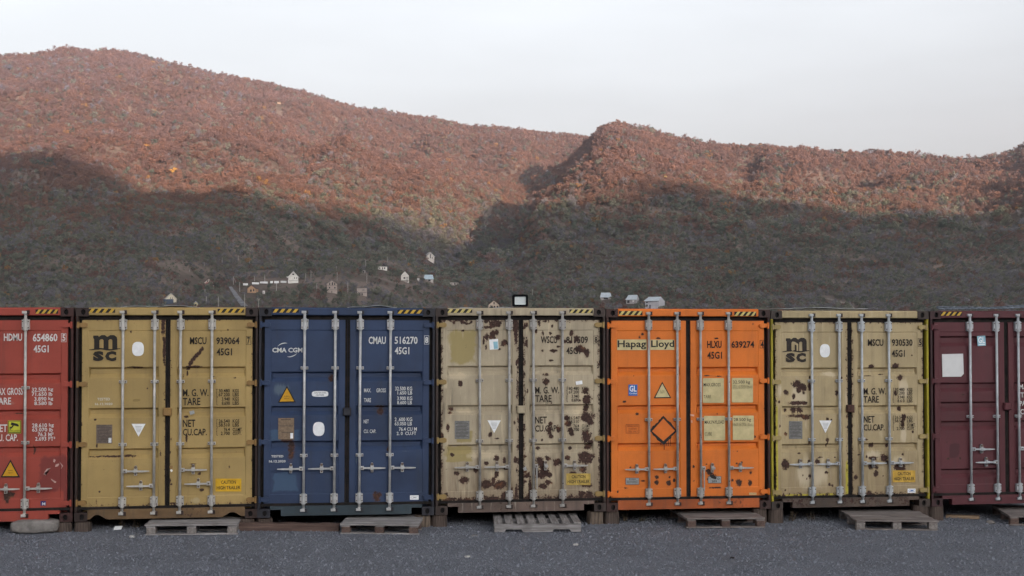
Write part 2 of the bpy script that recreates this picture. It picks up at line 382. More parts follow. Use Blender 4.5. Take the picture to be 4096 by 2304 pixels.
def make_container(crop, pose, label, name, paintm, frame, sillm, steel, spec):
    c = Container(crop, pose, label, name, paintm, frame, sillm, steel); root = c.root
    g = spec
    # shell: corrugated sides, roof, back
    b = MB(); n = 88
    xs = []
    for sx in (-1, 1):
        pts = []
        for i in range(n+1):
            y = 0.13 + (12.05-0.13)*i/n; pts.append((sx*(1.19 if i % 4 in (0, 1) else 1.16), y))
        vs = [(x, y, 0.17) for x, y in pts] + [(x, y, 2.86) for x, y in pts]
        fs = [(i, i+1, n+2+i, n+1+i) for i in range(n)]
        b.add(vs, fs if sx > 0 else [t[::-1] for t in fs])
        b.box(*sorted((sx*1.13, sx*1.215)), .13, 12.05, .02, .17); b.box(*sorted((sx*1.13, sx*1.215)), .18, 12.05, 2.83, 2.88)
    vs = []; m = 60
    for i in range(m+1):
        y = 0.2 + 11.8*i/m; z = 2.872 if i % 2 else 2.85; vs += [(-1.13, y, z), (1.13, y, z)]
    b.add(vs, [(2*i, 2*i+1, 2*i+3, 2*i+2) for i in range(m)])
    b.box(-1.215, 1.215, 12.05, 12.19, 0.0, 2.88); b.box(-1.12, 1.12, .13, 12.05, .12, .16)
    b.build('body', paintm, root)
    for x0 in (-W2, W2-.17):
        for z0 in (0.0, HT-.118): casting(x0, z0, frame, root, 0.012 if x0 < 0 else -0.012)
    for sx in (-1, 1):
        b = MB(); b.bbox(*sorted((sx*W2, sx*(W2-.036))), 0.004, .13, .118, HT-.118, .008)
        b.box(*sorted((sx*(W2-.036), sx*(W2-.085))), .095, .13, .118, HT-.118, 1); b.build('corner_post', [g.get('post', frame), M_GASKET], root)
    b = MB(); b.bbox(-W2+.17, W2-.17, 0.006, .12, 2.792, HT-.004, .008); b.box(-W2+.17, W2-.17, .04, .16, HT-.006, HT+.004); b.build('door_header', c.paint, root)
    # sill with the pockets the photograph shows
    s = W2-.17; zt = 0.155
    pl = [(-s, zt)]
    if g['sill'] == 'notch':
        w = .15; pl += [(-s, .108), (-s+w, .108), (-s+w, .022), (s-w, .022), (s-w, .108), (s, .108)]
    elif g['sill'] == 'chevron':
        pl += [(-s, .025), (-s+.03, .025), (-s+.10, .085), (-s+.15, .085), (-s+.26, .022), (s-.31, .022), (s-.20, .085), (s-.14, .085), (s-.05, .03), (s, .03)]
    else: pl += [(-s, .022), (s, .022)]
    pl += [(s, zt)]
    b = MB(); b.prism(pl, 0.006, .11); b.build('door_sill', sillm, root)
    b = MB(); b.box(-W2+.036, W2-.036, .075, .12, 2.728, 2.792); b.build('gasket', M_GASKET, root)
    b = MB(); b.box(-W2+.036, W2-.036, .036, .12, .152, .192); b.build('gasket', M_GASKET, root)
    # doors
    leaves = {}
    rb = [(*c.L(x, y), rx/441*g.get('rs', 1), ry/434*g.get('rs', 1)) for x, y, rx, ry in g.get('rust', [])]
    pb = [(*c.L(x, y), rx/441, ry/434) for x, y, rx, ry in g.get('pale', [])]
    tb = [(*c.L(x, y), rx/441, ry/434) for x, y, rx, ry in g.get('tint', [])]
    c.rb = rb
    mk = blobs_fn(rb, pb, tb, g.get('edge', 0.0), g.get('runs', 0.0))
    gro = g['grooves']
    for k, (xa, xb) in (('l', (-W2+.08, -.034)), ('r', (.034, W2-.08))):
        pn = (xa+.078, xb-.08, .31, 2.59)
        leaves[k] = grid_door(c, xa, xb, .192, 2.728, pn, gro, mk)
        sx = -1 if k == 'l' else 1
        x_in = xb if k == 'l' else xa
        b = MB(); b.box(*sorted((x_in, x_in - sx*.031)), .062, .10, .192, 2.728); b.build('door_seal', M_GASKET, leaves[k])
        for hz in g.get('hinges', (2.66, 1.857, 1.04, .25)):
            b = MB(); xo, xi = sx*(W2-.012), sx*(W2-.155)
            pts = [(xo, hz-.022), (xi+sx*.03, hz-.036), (xi, hz-.02), (xi, hz+.02), (xi+sx*.03, hz+.036), (xo, hz+.022)]
            if sx < 0: pass
            else: pts = pts[::-1]
            b.prism(pts, .002, .038); b.cyl((sx*(W2-.03), .005, hz-.045), (sx*(W2-.03), .005, hz+.045), .017, n=10)
            b.build('hinge', g.get('hinge_mat', c.paint), leaves[k])
    if g.get('lock_box'):
        b = MB(); lz = g['lock_box']; b.bbox(-.06, .055, -.012, .04, lz-.055, lz+.055, .012); b.build('lock_box', g.get('lock_mat', c.paint), root)
    # locking bars
    for i, bx in enumerate(g.get('bars', (-.594, -.173, .173, .594))):
        b = MB(); b.cyl((bx, 0, .10), (bx, 0, 2.83), .0185, n=12)
        bar = b.build('locking_bar', steel, root, True)
        for z, s_ in ((2.835, 1), (.095, -1)):
            b = MB(); b.cyl((bx, 0, z-s_*.03), (bx, 0, z+.005*s_), .024, n=10); b.bbox(bx-.045, bx+.02, -.028, .006, z-.018, z+.018, .006); b.bbox(bx+.012, bx+.05, -.022, .006, z-.026, z+.026, .006, 1)
            b.build('cam_keeper', [steel, frame], bar)
        for z0, z1 in ((2.60, 2.735), (.195, .315)):
            b = MB(); b.bbox(bx-.05, bx+.05, -.012, .04, z0, z1, .008); b.cyl((bx, -.004, z0-.012), (bx, -.004, z1+.012), .03, n=12)
            for dx in (-.037, .037):
                for dz in (.025, .5*(z1-z0), z1-z0-.025):
                    if abs(dz - .5*(z1-z0)) > .01: b.cyl((bx+dx, -.018, z0+dz), (bx+dx, -.011, z0+dz), .009, n=8, m=1)
            b.build('bar_bracket', [steel, M_PLATE], bar)
        for z in g['clamps']:
            b = MB(); b.bbox(bx-.052, bx+.052, .004, .04, z-.02, z+.02, .005); b.cyl((bx, -.002, z-.022), (bx, -.002, z+.022), .027, n=12)
            for dx in (-.038, .038): b.cyl((bx+dx, -.004, z), (bx+dx, .006, z), .009, n=8, m=1)
            b.build('bar_guide', [steel, M_PLATE], bar)
        hd, hz, hang = g['handles'][i]
        b = MB(); x1 = bx + hd*.05
        b.bbox(*sorted((bx+hd*.012, bx+hd*.062)), -.03, .012, hz-.026, hz+.026, .008); b.cyl((bx+hd*.036, -.036, hz), (bx+hd*.036, -.028, hz), .012, n=8, m=1)
        if hang:
            b.cyl((bx+hd*.04, -.02, hz), (bx+hd*.045, -.024, hz-.32), .013, .008, 8)
        else:
            xe = bx + hd*.36; b.prism(sorted_ccw([(x1, hz-.012), (xe-hd*.08, hz-.014), (xe, hz-.007), (xe, hz+.004), (xe-hd*.08, hz+.009), (x1, hz+.012)]), -.032, -.016)
        b.build('handle', [steel, M_PLATE], bar)
        cx = bx + hd*.175
        b = MB(); b.prism(sorted_ccw([(cx-.018, hz-.062), (cx+.018, hz-.062), (cx+.022, hz+.03), (cx+.012, hz+.07), (cx-.012, hz+.07), (cx-.022, hz+.03)]), .004, .038)
        b.cyl((cx, -.006, hz+.05), (cx, .004, hz+.05), .019, n=10, m=1); b.cyl((cx, -.006, hz-.042), (cx, .004, hz-.042), .012, n=8, m=1); b.bbox(cx-.028, cx+.028, -.04, -.03, hz-.018, hz+.018, .004)
        b.build('handle_catch', [steel, M_PLATE], bar)
    # hazard stripes on the header
    for (hx0, hx1, hy0, hy1, n_, ym) in g.get('hazard', []):
        d = Decal(c, 0.0035); d.rect(hx0, hy0, hx1, hy1, 0)
        w = (hx1-hx0)/n_
        for k in range(n_):
            a = hx0 + w*k; sl = (hy1-hy0)*.8
            d.poly([(max(hx0, a), hy1), (min(hx1, a+w*.5), hy1), (min(hx1, a+w*.5+sl), hy0), (min(hx1, a+sl), hy0)], 1); d.k = 1
        d.build('hazard_stripes', [M_HAZ_K, ym], root)
    c.leaf = leaves
    return c

def sorted_ccw(p):
    cx = sum(q[0] for q in p)/len(p); cz = sum(q[1] for q in p)/len(p)
    return sorted(p, key=lambda q: math.atan2(q[1]-cz, q[0]-cx))

SUN_AZ_DEG, SUN_EL_DEG = 17.0, 8.0
AIR, DUST, OZONE, SKY_SAT, SKY_STR = 1.0, 7.0, 1.0, 0.16, 0.15
SUN_STR, SUN_COL = 4.5, (1.0, 0.70, 0.52)
HAZE, HAZE_COL = 0.65e-4, (0.72, 0.72, 0.82, 1)
EXPO = 1.54
WBAL = (0.968, 0.995, 1.025)
# ---- paints
P_RED = paint('red_paint', (0.31, 0.054, 0.036), 1, .15, .35, tint=(0.16, 0.03, 0.026), pale=(0.34, 0.13, 0.10))
P_YEL = paint('mustard_paint', (0.37, 0.258, 0.098), 2, .75, .3, tint=(0.22, 0.15, 0.05), pale=(0.42, 0.34, 0.2))
P_BLU = paint('navy_blue_paint', (0.024, 0.042, 0.094), 3, .12, .5, tint=(0.045, 0.085, 0.15), pale=(0.10, 0.14, 0.18), fade=.2)
P_CRM = paint('flaking_cream_paint', (0.405, 0.338, 0.235), 4, .75, .45, tint=(0.30, 0.235, 0.085), pale=(0.56, 0.46, 0.31), drip=1.0, low=.6)
P_ORG = paint('orange_paint', (0.64, 0.16, 0.018), 5, .35, .25, tint=(0.018, 0.012, 0.01), pale=(0.6, 0.2, 0.06))
P_BEI = paint('beige_paint', (0.405, 0.318, 0.178), 6, .35, .35, tint=(0.46, 0.40, 0.015), pale=(0.58, 0.49, 0.35), drip=.55, low=.45)
P_MAR = paint('maroon_paint', (0.090, 0.022, 0.028), 7, .15, .3, tint=(0.055, 0.014, 0.018), pale=(0.15, 0.05, 0.05))
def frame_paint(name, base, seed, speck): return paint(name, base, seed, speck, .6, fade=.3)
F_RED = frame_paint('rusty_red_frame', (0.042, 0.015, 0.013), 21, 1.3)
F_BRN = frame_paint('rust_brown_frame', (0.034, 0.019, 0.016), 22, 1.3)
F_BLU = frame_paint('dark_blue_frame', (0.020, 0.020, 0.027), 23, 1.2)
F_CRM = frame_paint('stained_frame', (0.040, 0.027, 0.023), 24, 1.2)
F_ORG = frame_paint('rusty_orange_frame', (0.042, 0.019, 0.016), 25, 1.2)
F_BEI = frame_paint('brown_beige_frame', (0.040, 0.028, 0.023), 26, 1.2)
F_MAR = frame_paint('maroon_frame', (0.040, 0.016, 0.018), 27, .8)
POST_YEL = frame_paint('yellow_sprayed_post', (0.30, 0.25, 0.02), 28, .8)
S_YEL = paint('mustard_sill_paint', (0.15, 0.090, 0.042), 31, 1.5, .8, fade=.35)
S_BLU = paint('teal_sill_paint', (0.028, 0.043, 0.054), 32, .7, .8, fade=.3)
S_CRM = paint('grey_brown_sill_paint', (0.125, 0.088, 0.072), 33, 1.3, .8, fade=.35, drip=.5)
S_ORG = paint('orange_sill_paint', (0.36, 0.085, 0.020), 34, 1.4, .7, fade=.3)
S_BEI = paint('rusted_sill_paint', (0.082, 0.058, 0.045), 35, 1.8, .8, fade=.4)
ST_A = steel_mat('white_bar_paint', (0.47, 0.45, 0.42), 1, .5)
ST_B = steel_mat('pale_grey_bar_paint', (0.46, 0.46, 0.46), 2, .35)
ST_C = steel_mat('worn_grey_bar', (0.38, 0.365, 0.345), 3, .8)
ST_D = steel_mat('galvanised_bar', (0.43, 0.45, 0.47), 4, .2)
HG_CRM = paint('ochre_hinge_paint', (0.28, 0.19, 0.07), 41, .9, .5)
HG_BLU = paint('teal_hinge_paint', (0.05, 0.10, 0.13), 42, .5, .5)
HG_YEL = paint('mustard_hinge_paint', (0.26, 0.15, 0.05), 43, 1.2, .6)

WHITE = (0.62, 0.61, 0.59); DARK = (0.020, 0.016, 0.013)
GEN = lambda k, *a: tuple(a)
G_MSC = [(2.085, 1.935), (1.53, 1.39), (.975, .83)]

# ---- red container, mostly outside the frame
red = make_container(1, (-7.3568, .0262, .0035, -.004), 'red container with white lettering at the left edge of the row', 'shipping_container', P_RED, F_RED, P_RED, ST_A,
    dict(sill='notch', grooves=[(2.01, 1.87), (1.52, 1.38), (1.02, .88)], clamps=(1.814, 1.076), handles=[(-1, .459, 0), (-1, .459, 0), (1, .459, 0), (1, .459, 0)], hazard=[(213, 347, 86, 110, 4, M_HAZ_Y)],
         edge=.7, rust=[(200, 920, 6, 25), (110, 700, 40, 3), (40, 1190, 20, 40), (60, 1180, 25, 18)], tint=[(318, 1060, 85, 105), (395, 1200, 20, 50)], pale=[(40, 640, 60, 12)], lock_box=1.45))
I_RED = ink('white_lettering_on_red', WHITE, (0.36, .062, .038), .35, 1)
lines(red, 'serial_lettering', [('HDMU', (23, 228, 131, 272)), ('654860', (194, 228, 340, 275)), ('45G1', (199, 297, 288, 340))], I_RED, red.leaf['r'], .022)
boxed(red, '5', (369, 232, 387, 272), (362, 227, 393, 278), I_RED, red.leaf['r'])
lines(red, 'weight_lettering', [('MAX GROSS', (-34, 548, 137, 592)), ('TARE', (-34, 606, 66, 648)), ('NET', (-34, 765, 43, 810)), ('CU. CAP.', (-34, 822, 106, 865)), ('32.500 kg', (188, 547, 315, 572)), ('71.650 lb', (188, 574, 310, 597)),             ('3.890 kg', (203, 602, 315, 626)), ('8.580 lb', (203, 629, 310, 651)), ('28.610 kg', (190, 758, 318, 784)), ('63.070 lb', (190, 785, 313, 808)), ('76.3 M³', (224, 812, 316, 836)), ('2.693 FT³', (208, 838, 326, 862))], I_RED, red.leaf['r'])
d = Decal(red); d.rect(47, 742, 125, 818, 0); d.frame(49, 744, 123, 816, 3, 1)
d.poly([(68, 752), (106, 762), (104, 776), (64, 768)], 1); d.poly([(104, 764), (112, 768), (110, 778), (100, 776)], 1); d.poly([(76, 768), (84, 770), (70, 790), (62, 786)], 1); d.rect(58, 778, 64, 796, 1)
d.text('VIDEO CAMERA', 52, 797, 120, 804, 1, 0); d.text('SURVEILLANCE', 52, 806, 120, 813, 1, 0); d.build('camera_sticker', [M_LIME, M_BLACK], red.leaf['r'])
def warning(c, pts, inset, texts, leaf, fill):
    d = Decal(c); d.poly(pts, 0)
    cx = sum(p[0] for p in pts)/3; cy = sum(p[1] for p in pts)/3
    d.poly([(cx+(x-cx)*inset, cy+(y-cy)*inset) for x, y in pts], 1)
    for t, b in texts: d.text(t, *b, 0, 0)
    return d.build('warning_triangle', [M_BLACK, fill], leaf)
warning(red, [(62, 972), (119, 1078), (3, 1078)], .78, [('SUPER', (48, 1034, 76, 1042)), ('HEAVY', (48, 1047, 76, 1055))], red.leaf['r'], M_AMBER)
d = Decal(red); d.rect(240, 1218, 272, 1245, 0); d.text('M', 250, 1226, 268, 1243, 1); d.build('letter_sticker', [M_NAVY, M_WHITE], red.leaf['r'])
TORN = plain('torn_film', (0.45, 0.28, 0.25), .6, .3, 30)
for p in ([(318, 968), (330, 975), (322, 992), (315, 985)], [(352, 985), (374, 1010), (360, 1030), (366, 1012)], [(276, 1028), (300, 1022), (272, 1052), (256, 1058), (272, 1066), (262, 1048)], [(300, 1085), (334, 1104), (326, 1112), (306, 1096)], [(330, 1000), (352, 996), (344, 1012), (326, 1016)]): Decal(red).poly(p, 0).build('torn_sticker', TORN, red.leaf['r'])

# ---- mustard container
yel = make_container(2, (-4.8939, .0121, .0101, -.0018), 'clean mustard yellow container between the red and navy blue ones', 'shipping_container', P_YEL, F_BRN, S_YEL, ST_A,
    dict(sill='chevron', grooves=G_MSC, clamps=(1.885, 1.032), handles=[(1, .67, 0), (-1, .468, 0), (1, .676, 0), (-1, .486, 0)], hazard=[(83, 240, 82, 105, 4, M_HAZ_Y), (845, 1000, 82, 105, 4, M_HAZ_Y)], edge=1.1, hinge_mat=HG_YEL,
         rust=[(220, 956, 130, 5), (310, 952, 30, 6), (362, 428, 42, 7), (752, 318, 7, 12), (744, 328, 8, 13), (736, 338, 8, 13), (727, 348, 9, 13), (719, 358, 9, 14), (711, 368, 10, 14), (703, 378, 10, 14), (695, 388, 10, 15), (688, 398, 10, 15), (681, 408, 10, 14), (700, 425, 45, 6), (668, 438, 12, 6), (663, 463, 5, 16), (660, 845, 6, 25), (662, 720, 14, 6),
               (522, 190, 12, 55), (528, 330, 8, 90), (505, 940, 5, 20), (118, 738, 7, 5), (428, 553, 5, 6), (200, 550, 4, 4), (735, 1056, 10, 8), (750, 1155, 16, 8), (700, 1000, 18, 4), (130, 890, 6, 16), (124, 1225, 3, 18), (560, 1100, 6, 20), (570, 1120, 8, 5), (580, 1230, 20, 5), (912, 1020, 4, 12), (905, 207, 5, 5), (330, 218, 4, 8), (145, 1163, 5, 6), (568, 855, 3, 8), (640, 480, 4, 10), (945, 490, 10, 4), (820, 483, 14, 3)],
         pale=[(712, 1217, 34, 20)], tint=[(365, 623, 22, 8)], lock_box=1.47, lock_mat=HG_YEL))
K_YEL = ink('black_lettering_on_mustard', DARK, (0.335, .215, .066), .12, 2)
W_YEL = ink('white_stencil', (0.55, .53, .46), (0.335, .215, .066), .4, 2)
def msc_logo(c, x0, x1, y0, y1, mat):
    """heavy m over a wave over S C"""
    d = Decal(c); w, h = x1-x0, y1-y0; X = lambda t: x0+w*t; Y = lambda t: y0+h*t
    d.poly([(X(p), Y(q)) for p, q in ((.13,.02),(.29,.02),(.31,.07),(.40,.0),(.50,.0),(.58,.07),(.68,.0),(.80,.0),(.88,.07),(.90,.16),(.90,.56),(.74,.56),(.74,.2),(.71,.16),(.66,.16),(.62,.2),(.62,.56),(.46,.56),(.46,.2),(.43,.16),(.37,.16),(.33,.2),(.33,.56),(.16,.56),(.16,.15),(.13,.12))])
    n = 24; up, dn = [], []
    for i in range(n+1):
        t = i/n; yy = .545 + .022*math.cos(2*math.pi*t*1.5); th = .045*math.sin(math.pi*(.1+.8*t)) + .012
        up.append((X(t), Y(yy-th/2))); dn.append((X(t), Y(yy+th/2)))
    d.poly(up + dn[::-1]); d.text('S', X(.12), Y(.615), X(.47), Y(1.0), 0, .075); d.text('C', X(.51), Y(.615), X(.87), Y(1.0), 0, .075)
    return d.build('company_logo', mat, c.leaf['l'])
def tri_sticker(c, x0, x1, y0, y1):
    d = Decal(c); d.poly([(x0, y0), (x1, y0), ((x0+x1)/2, y1)], 0); w = x1-x0
    for k in range(5): d.rect(x0+w*(.26+.03*k), y0+(y1-y0)*(.2+.1*k), x1-w*(.26+.03*k), y0+(y1-y0)*(.235+.1*k), 1)
    return d.build('triangle_sticker', [M_WHITE, M_GREYFILM], c.leaf['l'])
def data_plate(c, x0, y0, x1, y1, mat, film=False, rows=11):
    d = Decal(c); d.rect(x0, y0, x1, y1, 0); w = x1-x0; h = y1-y0
    for k in range(rows): d.rect(x0+w*(.08+.1*(k % 2 == 0)*(k < 3)), y0+h*(.06+.88*k/rows), x1-w*(.08+.12*(k % 3 == 0)), y0+h*(.06+.88*k/rows)+h*.028, 1); d.k = 1
    if film: d.rect(x1-w*.24, y1-h*.3, x1-w*.06, y1-h*.04, 2)
    return d.build('data_plate', [mat, M_PLATEINK, M_WHITE], c.leaf['l'])
def msc_weights(c, mat, fx, fy, nums):
    bx = lambda b: (fx(b[0]), fy(b[1]), fx(b[2]), fy(b[3])); leaf = c.leaf['r']
    lines(c, 'weight_lettering', [(t, bx(b)) for t, b in (('M. G. W.', (638, 556, 790, 600)), ('TARE', (638, 608, 742, 652)), ('NET', (638, 737, 712, 781)), ('CU.CAP.', (638, 790, 780, 832)))], mat, leaf, .016)
    for (a, u), y, xa, xe in zip(nums, (556, 579, 605, 629, 735, 758, 785, 808), (850, 850, 868, 868, 850, 850, 880, 862), (970, 970, 970, 970, 972, 970, 990, 985)):
        lines(c, 'weight_lettering', [(a, bx((xa, y, 916, y+21)))] + ([(u, bx((933, y, xe, y+21)))] if u else []), mat, leaf, .012)
    for y in (556, 605, 735, 785):
        x, y0, y1 = fx(838), fy(y), fy(y+46); d = Decal(c); d.rect(x, y0, x+2.2, y1).rect(x, y0, x+7, y0+2.2).rect(x, y1-2.2, x+7, y1).rect(x-3, (y0+y1)/2-1, x, (y0+y1)/2+1); d.build('brace_mark', mat, leaf)
ident = lambda t: t
msc_logo(yel, 84, 269, 237, 391, K_YEL)
d = Decal(yel); d.oval(338, 277, 408, 361); d.build('white_oval_sticker', M_WHITE, yel.leaf['l'])
lines(yel, 'test_stencil', [('TESTED', (132, 608, 208, 624)), ('16.12.2020', (119, 637, 222, 652))], W_YEL, yel.leaf['l'], .02)
data_plate(yel, 126, 767, 221, 878, M_PLATE, True); tri_sticker(yel, 335, 417, 762, 838)
lines(yel, 'serial_lettering', [('MSCU', (680, 249, 778, 292)), ('939064', (836, 249, 973, 292)), ('45G1', (838, 315, 929, 358))], K_YEL, yel.leaf['r'], .022)
boxed(yel, '7', (1019, 249, 1035, 291), (1012, 244, 1041, 295), K_YEL, yel.leaf['r'])
msc_weights(yel, K_YEL, ident, ident, [('30.480', 'KGS'), ('67.200', 'LBS'), ('3.940', 'KGS'), ('8.690', 'LBS'), ('26.540', 'KGS'), ('58.510', 'LBS'), ('76.4', 'CU.MT.'), ('2.700', 'CU.FT.')])
def caution(c, x0, y0, x1, y1, mats):
    d = Decal(c); d.rect(x0, y0, x1, y1, 0); w, h = x1-x0, y1-y0
    d.text('CAUTION', x0+w*.22, y0+h*.13, x0+w*.79, y0+h*.42, 1, .02); d.text('HIGH TRAILER', x0+w*.05, y0+h*.55, x0+w*.96, y0+h*.86, 1, .02)
    return d.build('caution_sign', mats, c.leaf['r'])
caution(yel, 831, 1086, 984, 1162, [M_CAUTION, M_BLACK])
d = Decal(yel); d.poly([(676, 688), (704, 682), (708, 702), (682, 710)]); d.build('torn_label', M_GREYFILM, yel.leaf['r'])
Decal(yel).poly([(558, 1012), (578, 1010), (578, 1026), (560, 1028)]).build('paper_scrap', HG_YEL, yel.leaf['r']); Decal(yel).poly([(562, 1034), (574, 1030), (579, 1042), (568, 1048)]).build('paper_scrap', M_WHITE, yel.leaf['r'])

# ---- navy container
blu = make_container(3, (-2.4574, -.0264, .0110, .0035), 'navy blue container with white lettering and a blue teal sill', 'shipping_container', P_BLU, F_BLU, S_BLU, ST_B,
    dict(sill='notch', grooves=[(2.01, 1.87), (1.535, 1.40), (1.05, .91)], clamps=(2.06, .85), handles=[(-1, .67, 0), (-1, .67, 0), (1, .67, 0), (1, .67, 0)], hazard=[(105, 260, 82, 104, 4, M_HAZ_Y), (842, 990, 88, 110, 4, M_HAZ_Y)], edge=.5, hinge_mat=P_BLU,
         rust=[(740, 660, 25, 8), (742, 690, 18, 25), (790, 912, 12, 12), (215, 910, 18, 70), (720, 1190, 25, 25), (450, 490, 14, 22), (190, 860, 40, 12), (600, 1240, 30, 6)],
         tint=[(175, 830, 88, 34), (180, 1105, 70, 52)], pale=[(915, 862, 40, 3), (900, 922, 55, 3), (160, 560, 60, 40), (600, 975, 6, 30)], lock_box=1.45, lock_mat=F_BLU))
I_BLU = ink('white_lettering_on_navy', (0.60, .61, .60), (0.03, .05, .105), .12, 3)
d = Decal(blu); d.text('CMA CGM', 102, 312, 281, 340, 0, .03)
d.arc([(134, 304), (145, 294), (160, 287), (176, 284), (191, 285)], 6); d.arc([(191, 365), (206, 366), (222, 362), (237, 355), (249, 345)], 6); d.build('company_logo', I_BLU, blu.leaf['l'])
warning(blu, [(189, 537), (242, 635), (135, 637)], .8, [('SUPER', (173, 595, 205, 603)), ('HEAVY', (173, 608, 205, 616))], blu.leaf['l'], M_AMBER)
d = Decal(blu); d.oval(336, 568, 434, 602, 0, 3.5); d.text('COR-TEN STEEL', 349, 573, 422, 583, 1, 0); d.text('CONTAINER', 360, 587, 410, 597, 1, 0); d.build('steel_grade_label', [M_WHITE, M_BLACK], blu.leaf['l'])
data_plate(blu, 138, 728, 231, 854, M_PLATE2, True, 3)
d = Decal(blu); d.oval(343, 751, 411, 834); d.build('white_oval_sticker', M_WHITE, blu.leaf['l'])
lines(blu, 'test_stencil', [('TESTED', (96, 947, 168, 961)), ('16.12.2020', (83, 976, 181, 991))], I_BLU, blu.leaf['l'], .02)
lines(blu, 'serial_lettering', [('CMAU', (672, 246, 774, 290)), ('516270', (826, 246, 962, 290)), ('45G1', (827, 308, 913, 351))], I_BLU, blu.leaf['r'], .022)
boxed(blu, '8', (1006, 248, 1025, 285), (1001, 240, 1030, 292), I_BLU, blu.leaf['r'])
lines(blu, 'weight_lettering', [('MAX.', (645, 552, 687, 576)), ('GROSS', (718, 552, 774, 576)), ('TARE', (645, 610, 686, 634)), ('NET', (643, 737, 673, 759)), ('CU. CAP.', (643, 795, 716, 817)), ('32.500 KG', (829, 542, 930, 565)), ('1.650 LB', (843, 568, 930, 589)), ('3.900 KG', (841, 600, 930, 623)), ('8.600 LB', (841, 626, 928, 647)),             ('2 .600 KG', (826, 724, 930, 747)), ('63.050 LB', (826, 750, 928, 772)), ('76.4 CU M', (851, 782, 957, 804)), ('2. 0  CU.FT', (838, 808, 954, 829))], I_BLU, blu.leaf['r'])
d = Decal(blu); d.rect(917, 1185, 968, 1211, 0); d.text('CIMC', 922, 1190, 963, 1204, 1, .01); d.build('maker_label', [M_WHITE, M_GREYFILM], blu.leaf['r'])

# ---- cream, heavily rusted
CR_R = [(190, 185, 12, 10), (140, 188, 6, 12), (240, 185, 8, 8), (215, 195, 20, 5), (330, 180, 18, 10), (355, 195, 14, 14), (400, 190, 14, 12), (390, 205, 20, 8), (340, 215, 26, 8), (190, 236, 10, 6), (365, 250, 20, 14), (385, 245, 12, 18), (360, 275, 22, 9), (330, 270, 10, 20), (428, 307, 17, 16), (398, 343, 10, 6), (325, 330, 4, 16), (310, 300, 4, 22),
        (495, 190, 14, 28), (498, 250, 10, 60), (505, 420, 8, 14), (492, 225, 14, 18), (175, 545, 10, 15), (122, 690, 14, 10), (118, 712, 10, 5), (103, 800, 9, 22), (348, 838, 11, 12), (130, 955, 10, 8), (325, 1003, 13, 10), (158, 1062, 16, 12), (262, 1045, 12, 16), (195, 1103, 26, 17), (322, 1128, 30, 24), (385, 1070, 12, 18), (368, 1105, 12, 20), (405, 1130, 30, 24), (385, 975, 14, 14), (430, 985, 8, 16), (440, 1030, 10, 10), (205, 1218, 45, 9), (360, 1210, 50, 12), (430, 1190, 20, 16), (80, 930, 5, 6), (70, 850, 8, 25), (90, 1190, 10, 14), (130, 1210, 30, 6),
        (500, 1170, 8, 40), (495, 985, 10, 14), (490, 770, 6, 10), (470, 1180, 12, 40), (388, 860, 12, 4),
        (820, 250, 12, 16), (742, 275, 14, 14), (848, 285, 16, 16), (780, 298, 10, 10), (815, 300, 8, 8), (870, 340, 24, 16), (908, 365, 16, 20), (880, 350, 28, 10), (745, 328, 10, 5), (717, 352, 18, 8), (652, 352, 9, 9), (698, 408, 13, 6), (653, 252, 7, 12), (698, 250, 8, 8), (632, 190, 8, 16), (668, 180, 8, 6), (615, 235, 6, 16), (708, 208, 5, 8), (560, 305, 7, 26), (548, 210, 6, 18), (560, 200, 8, 12), (580, 180, 8, 8),
        (675, 492, 18, 7), (672, 532, 18, 16), (902, 585, 18, 18), (912, 635, 24, 24), (908, 685, 14, 18), (912, 735, 34, 26), (930, 760, 16, 18), (868, 640, 8, 8), (705, 655, 7, 5), (790, 740, 13, 14), (800, 775, 22, 14), (815, 815, 16, 14), (822, 832, 12, 14), (745, 805, 12, 16), (697, 775, 10, 10), (693, 815, 15, 22), (700, 848, 12, 12), (905, 850, 26, 30), (930, 880, 14, 18), (912, 912, 17, 18), (905, 960, 40, 20), (890, 985, 24, 24), (920, 985, 20, 16), (885, 1040, 16, 22), (628, 918, 11, 10), (650, 868, 5, 8), (812, 917, 10, 8),
        (630, 985, 20, 16), (645, 1010, 26, 20), (682, 975, 14, 12), (740, 1000, 22, 18), (665, 1060, 30, 26), (640, 1075, 16, 14), (690, 1070, 20, 16), (685, 1115, 22, 14), (655, 1135, 20, 14), (620, 1045, 8, 40), (800, 972, 14, 12), (830, 1060, 18, 8), (905, 1132, 34, 10), (920, 1190, 22, 22), (880, 1180, 20, 14), (560, 1075, 14, 12), (550, 1040, 10, 16), (548, 1110, 12, 8), (552, 965, 8, 6), (545, 925, 5, 12), (570, 1070, 8, 12), (545, 780, 6, 5), (565, 585, 4, 12), (543, 860, 5, 10), (580, 1150, 8, 60), (930, 1230, 14, 14)]
crm = make_container(4, (0.0, -.0207, .0105, -.0012), 'cream container with peeling paint and many rust patches, floodlight on its roof', 'shipping_container', P_CRM, F_CRM, S_CRM, ST_C,
    dict(sill='notch', grooves=[(2.085, 1.945), (1.53, 1.39), (.975, .835)], clamps=(1.878, 1.024), handles=[(-1, .66, 0), (-1, .66, 0), (1, .66, 1), (1, .66, 0)], hazard=[(98, 243, 111, 132, 4, M_HAZ_P), (805, 940, 113, 134, 4, M_HAZ_P)], edge=1.7, rs=1.22, runs=.62, hinge_mat=HG_CRM, rust=CR_R,
         tint=[(190, 335, 88, 100), (200, 850, 52, 38), (170, 950, 90, 50)], pale=[(390, 1080, 55, 60), (690, 1080, 50, 80), (170, 500, 90, 24), (300, 960, 120, 25), (905, 1175, 40, 30), (885, 620, 30, 60), (90, 545, 16, 30), (200, 700, 60, 20), (870, 720, 60, 100)], lock_box=1.46))
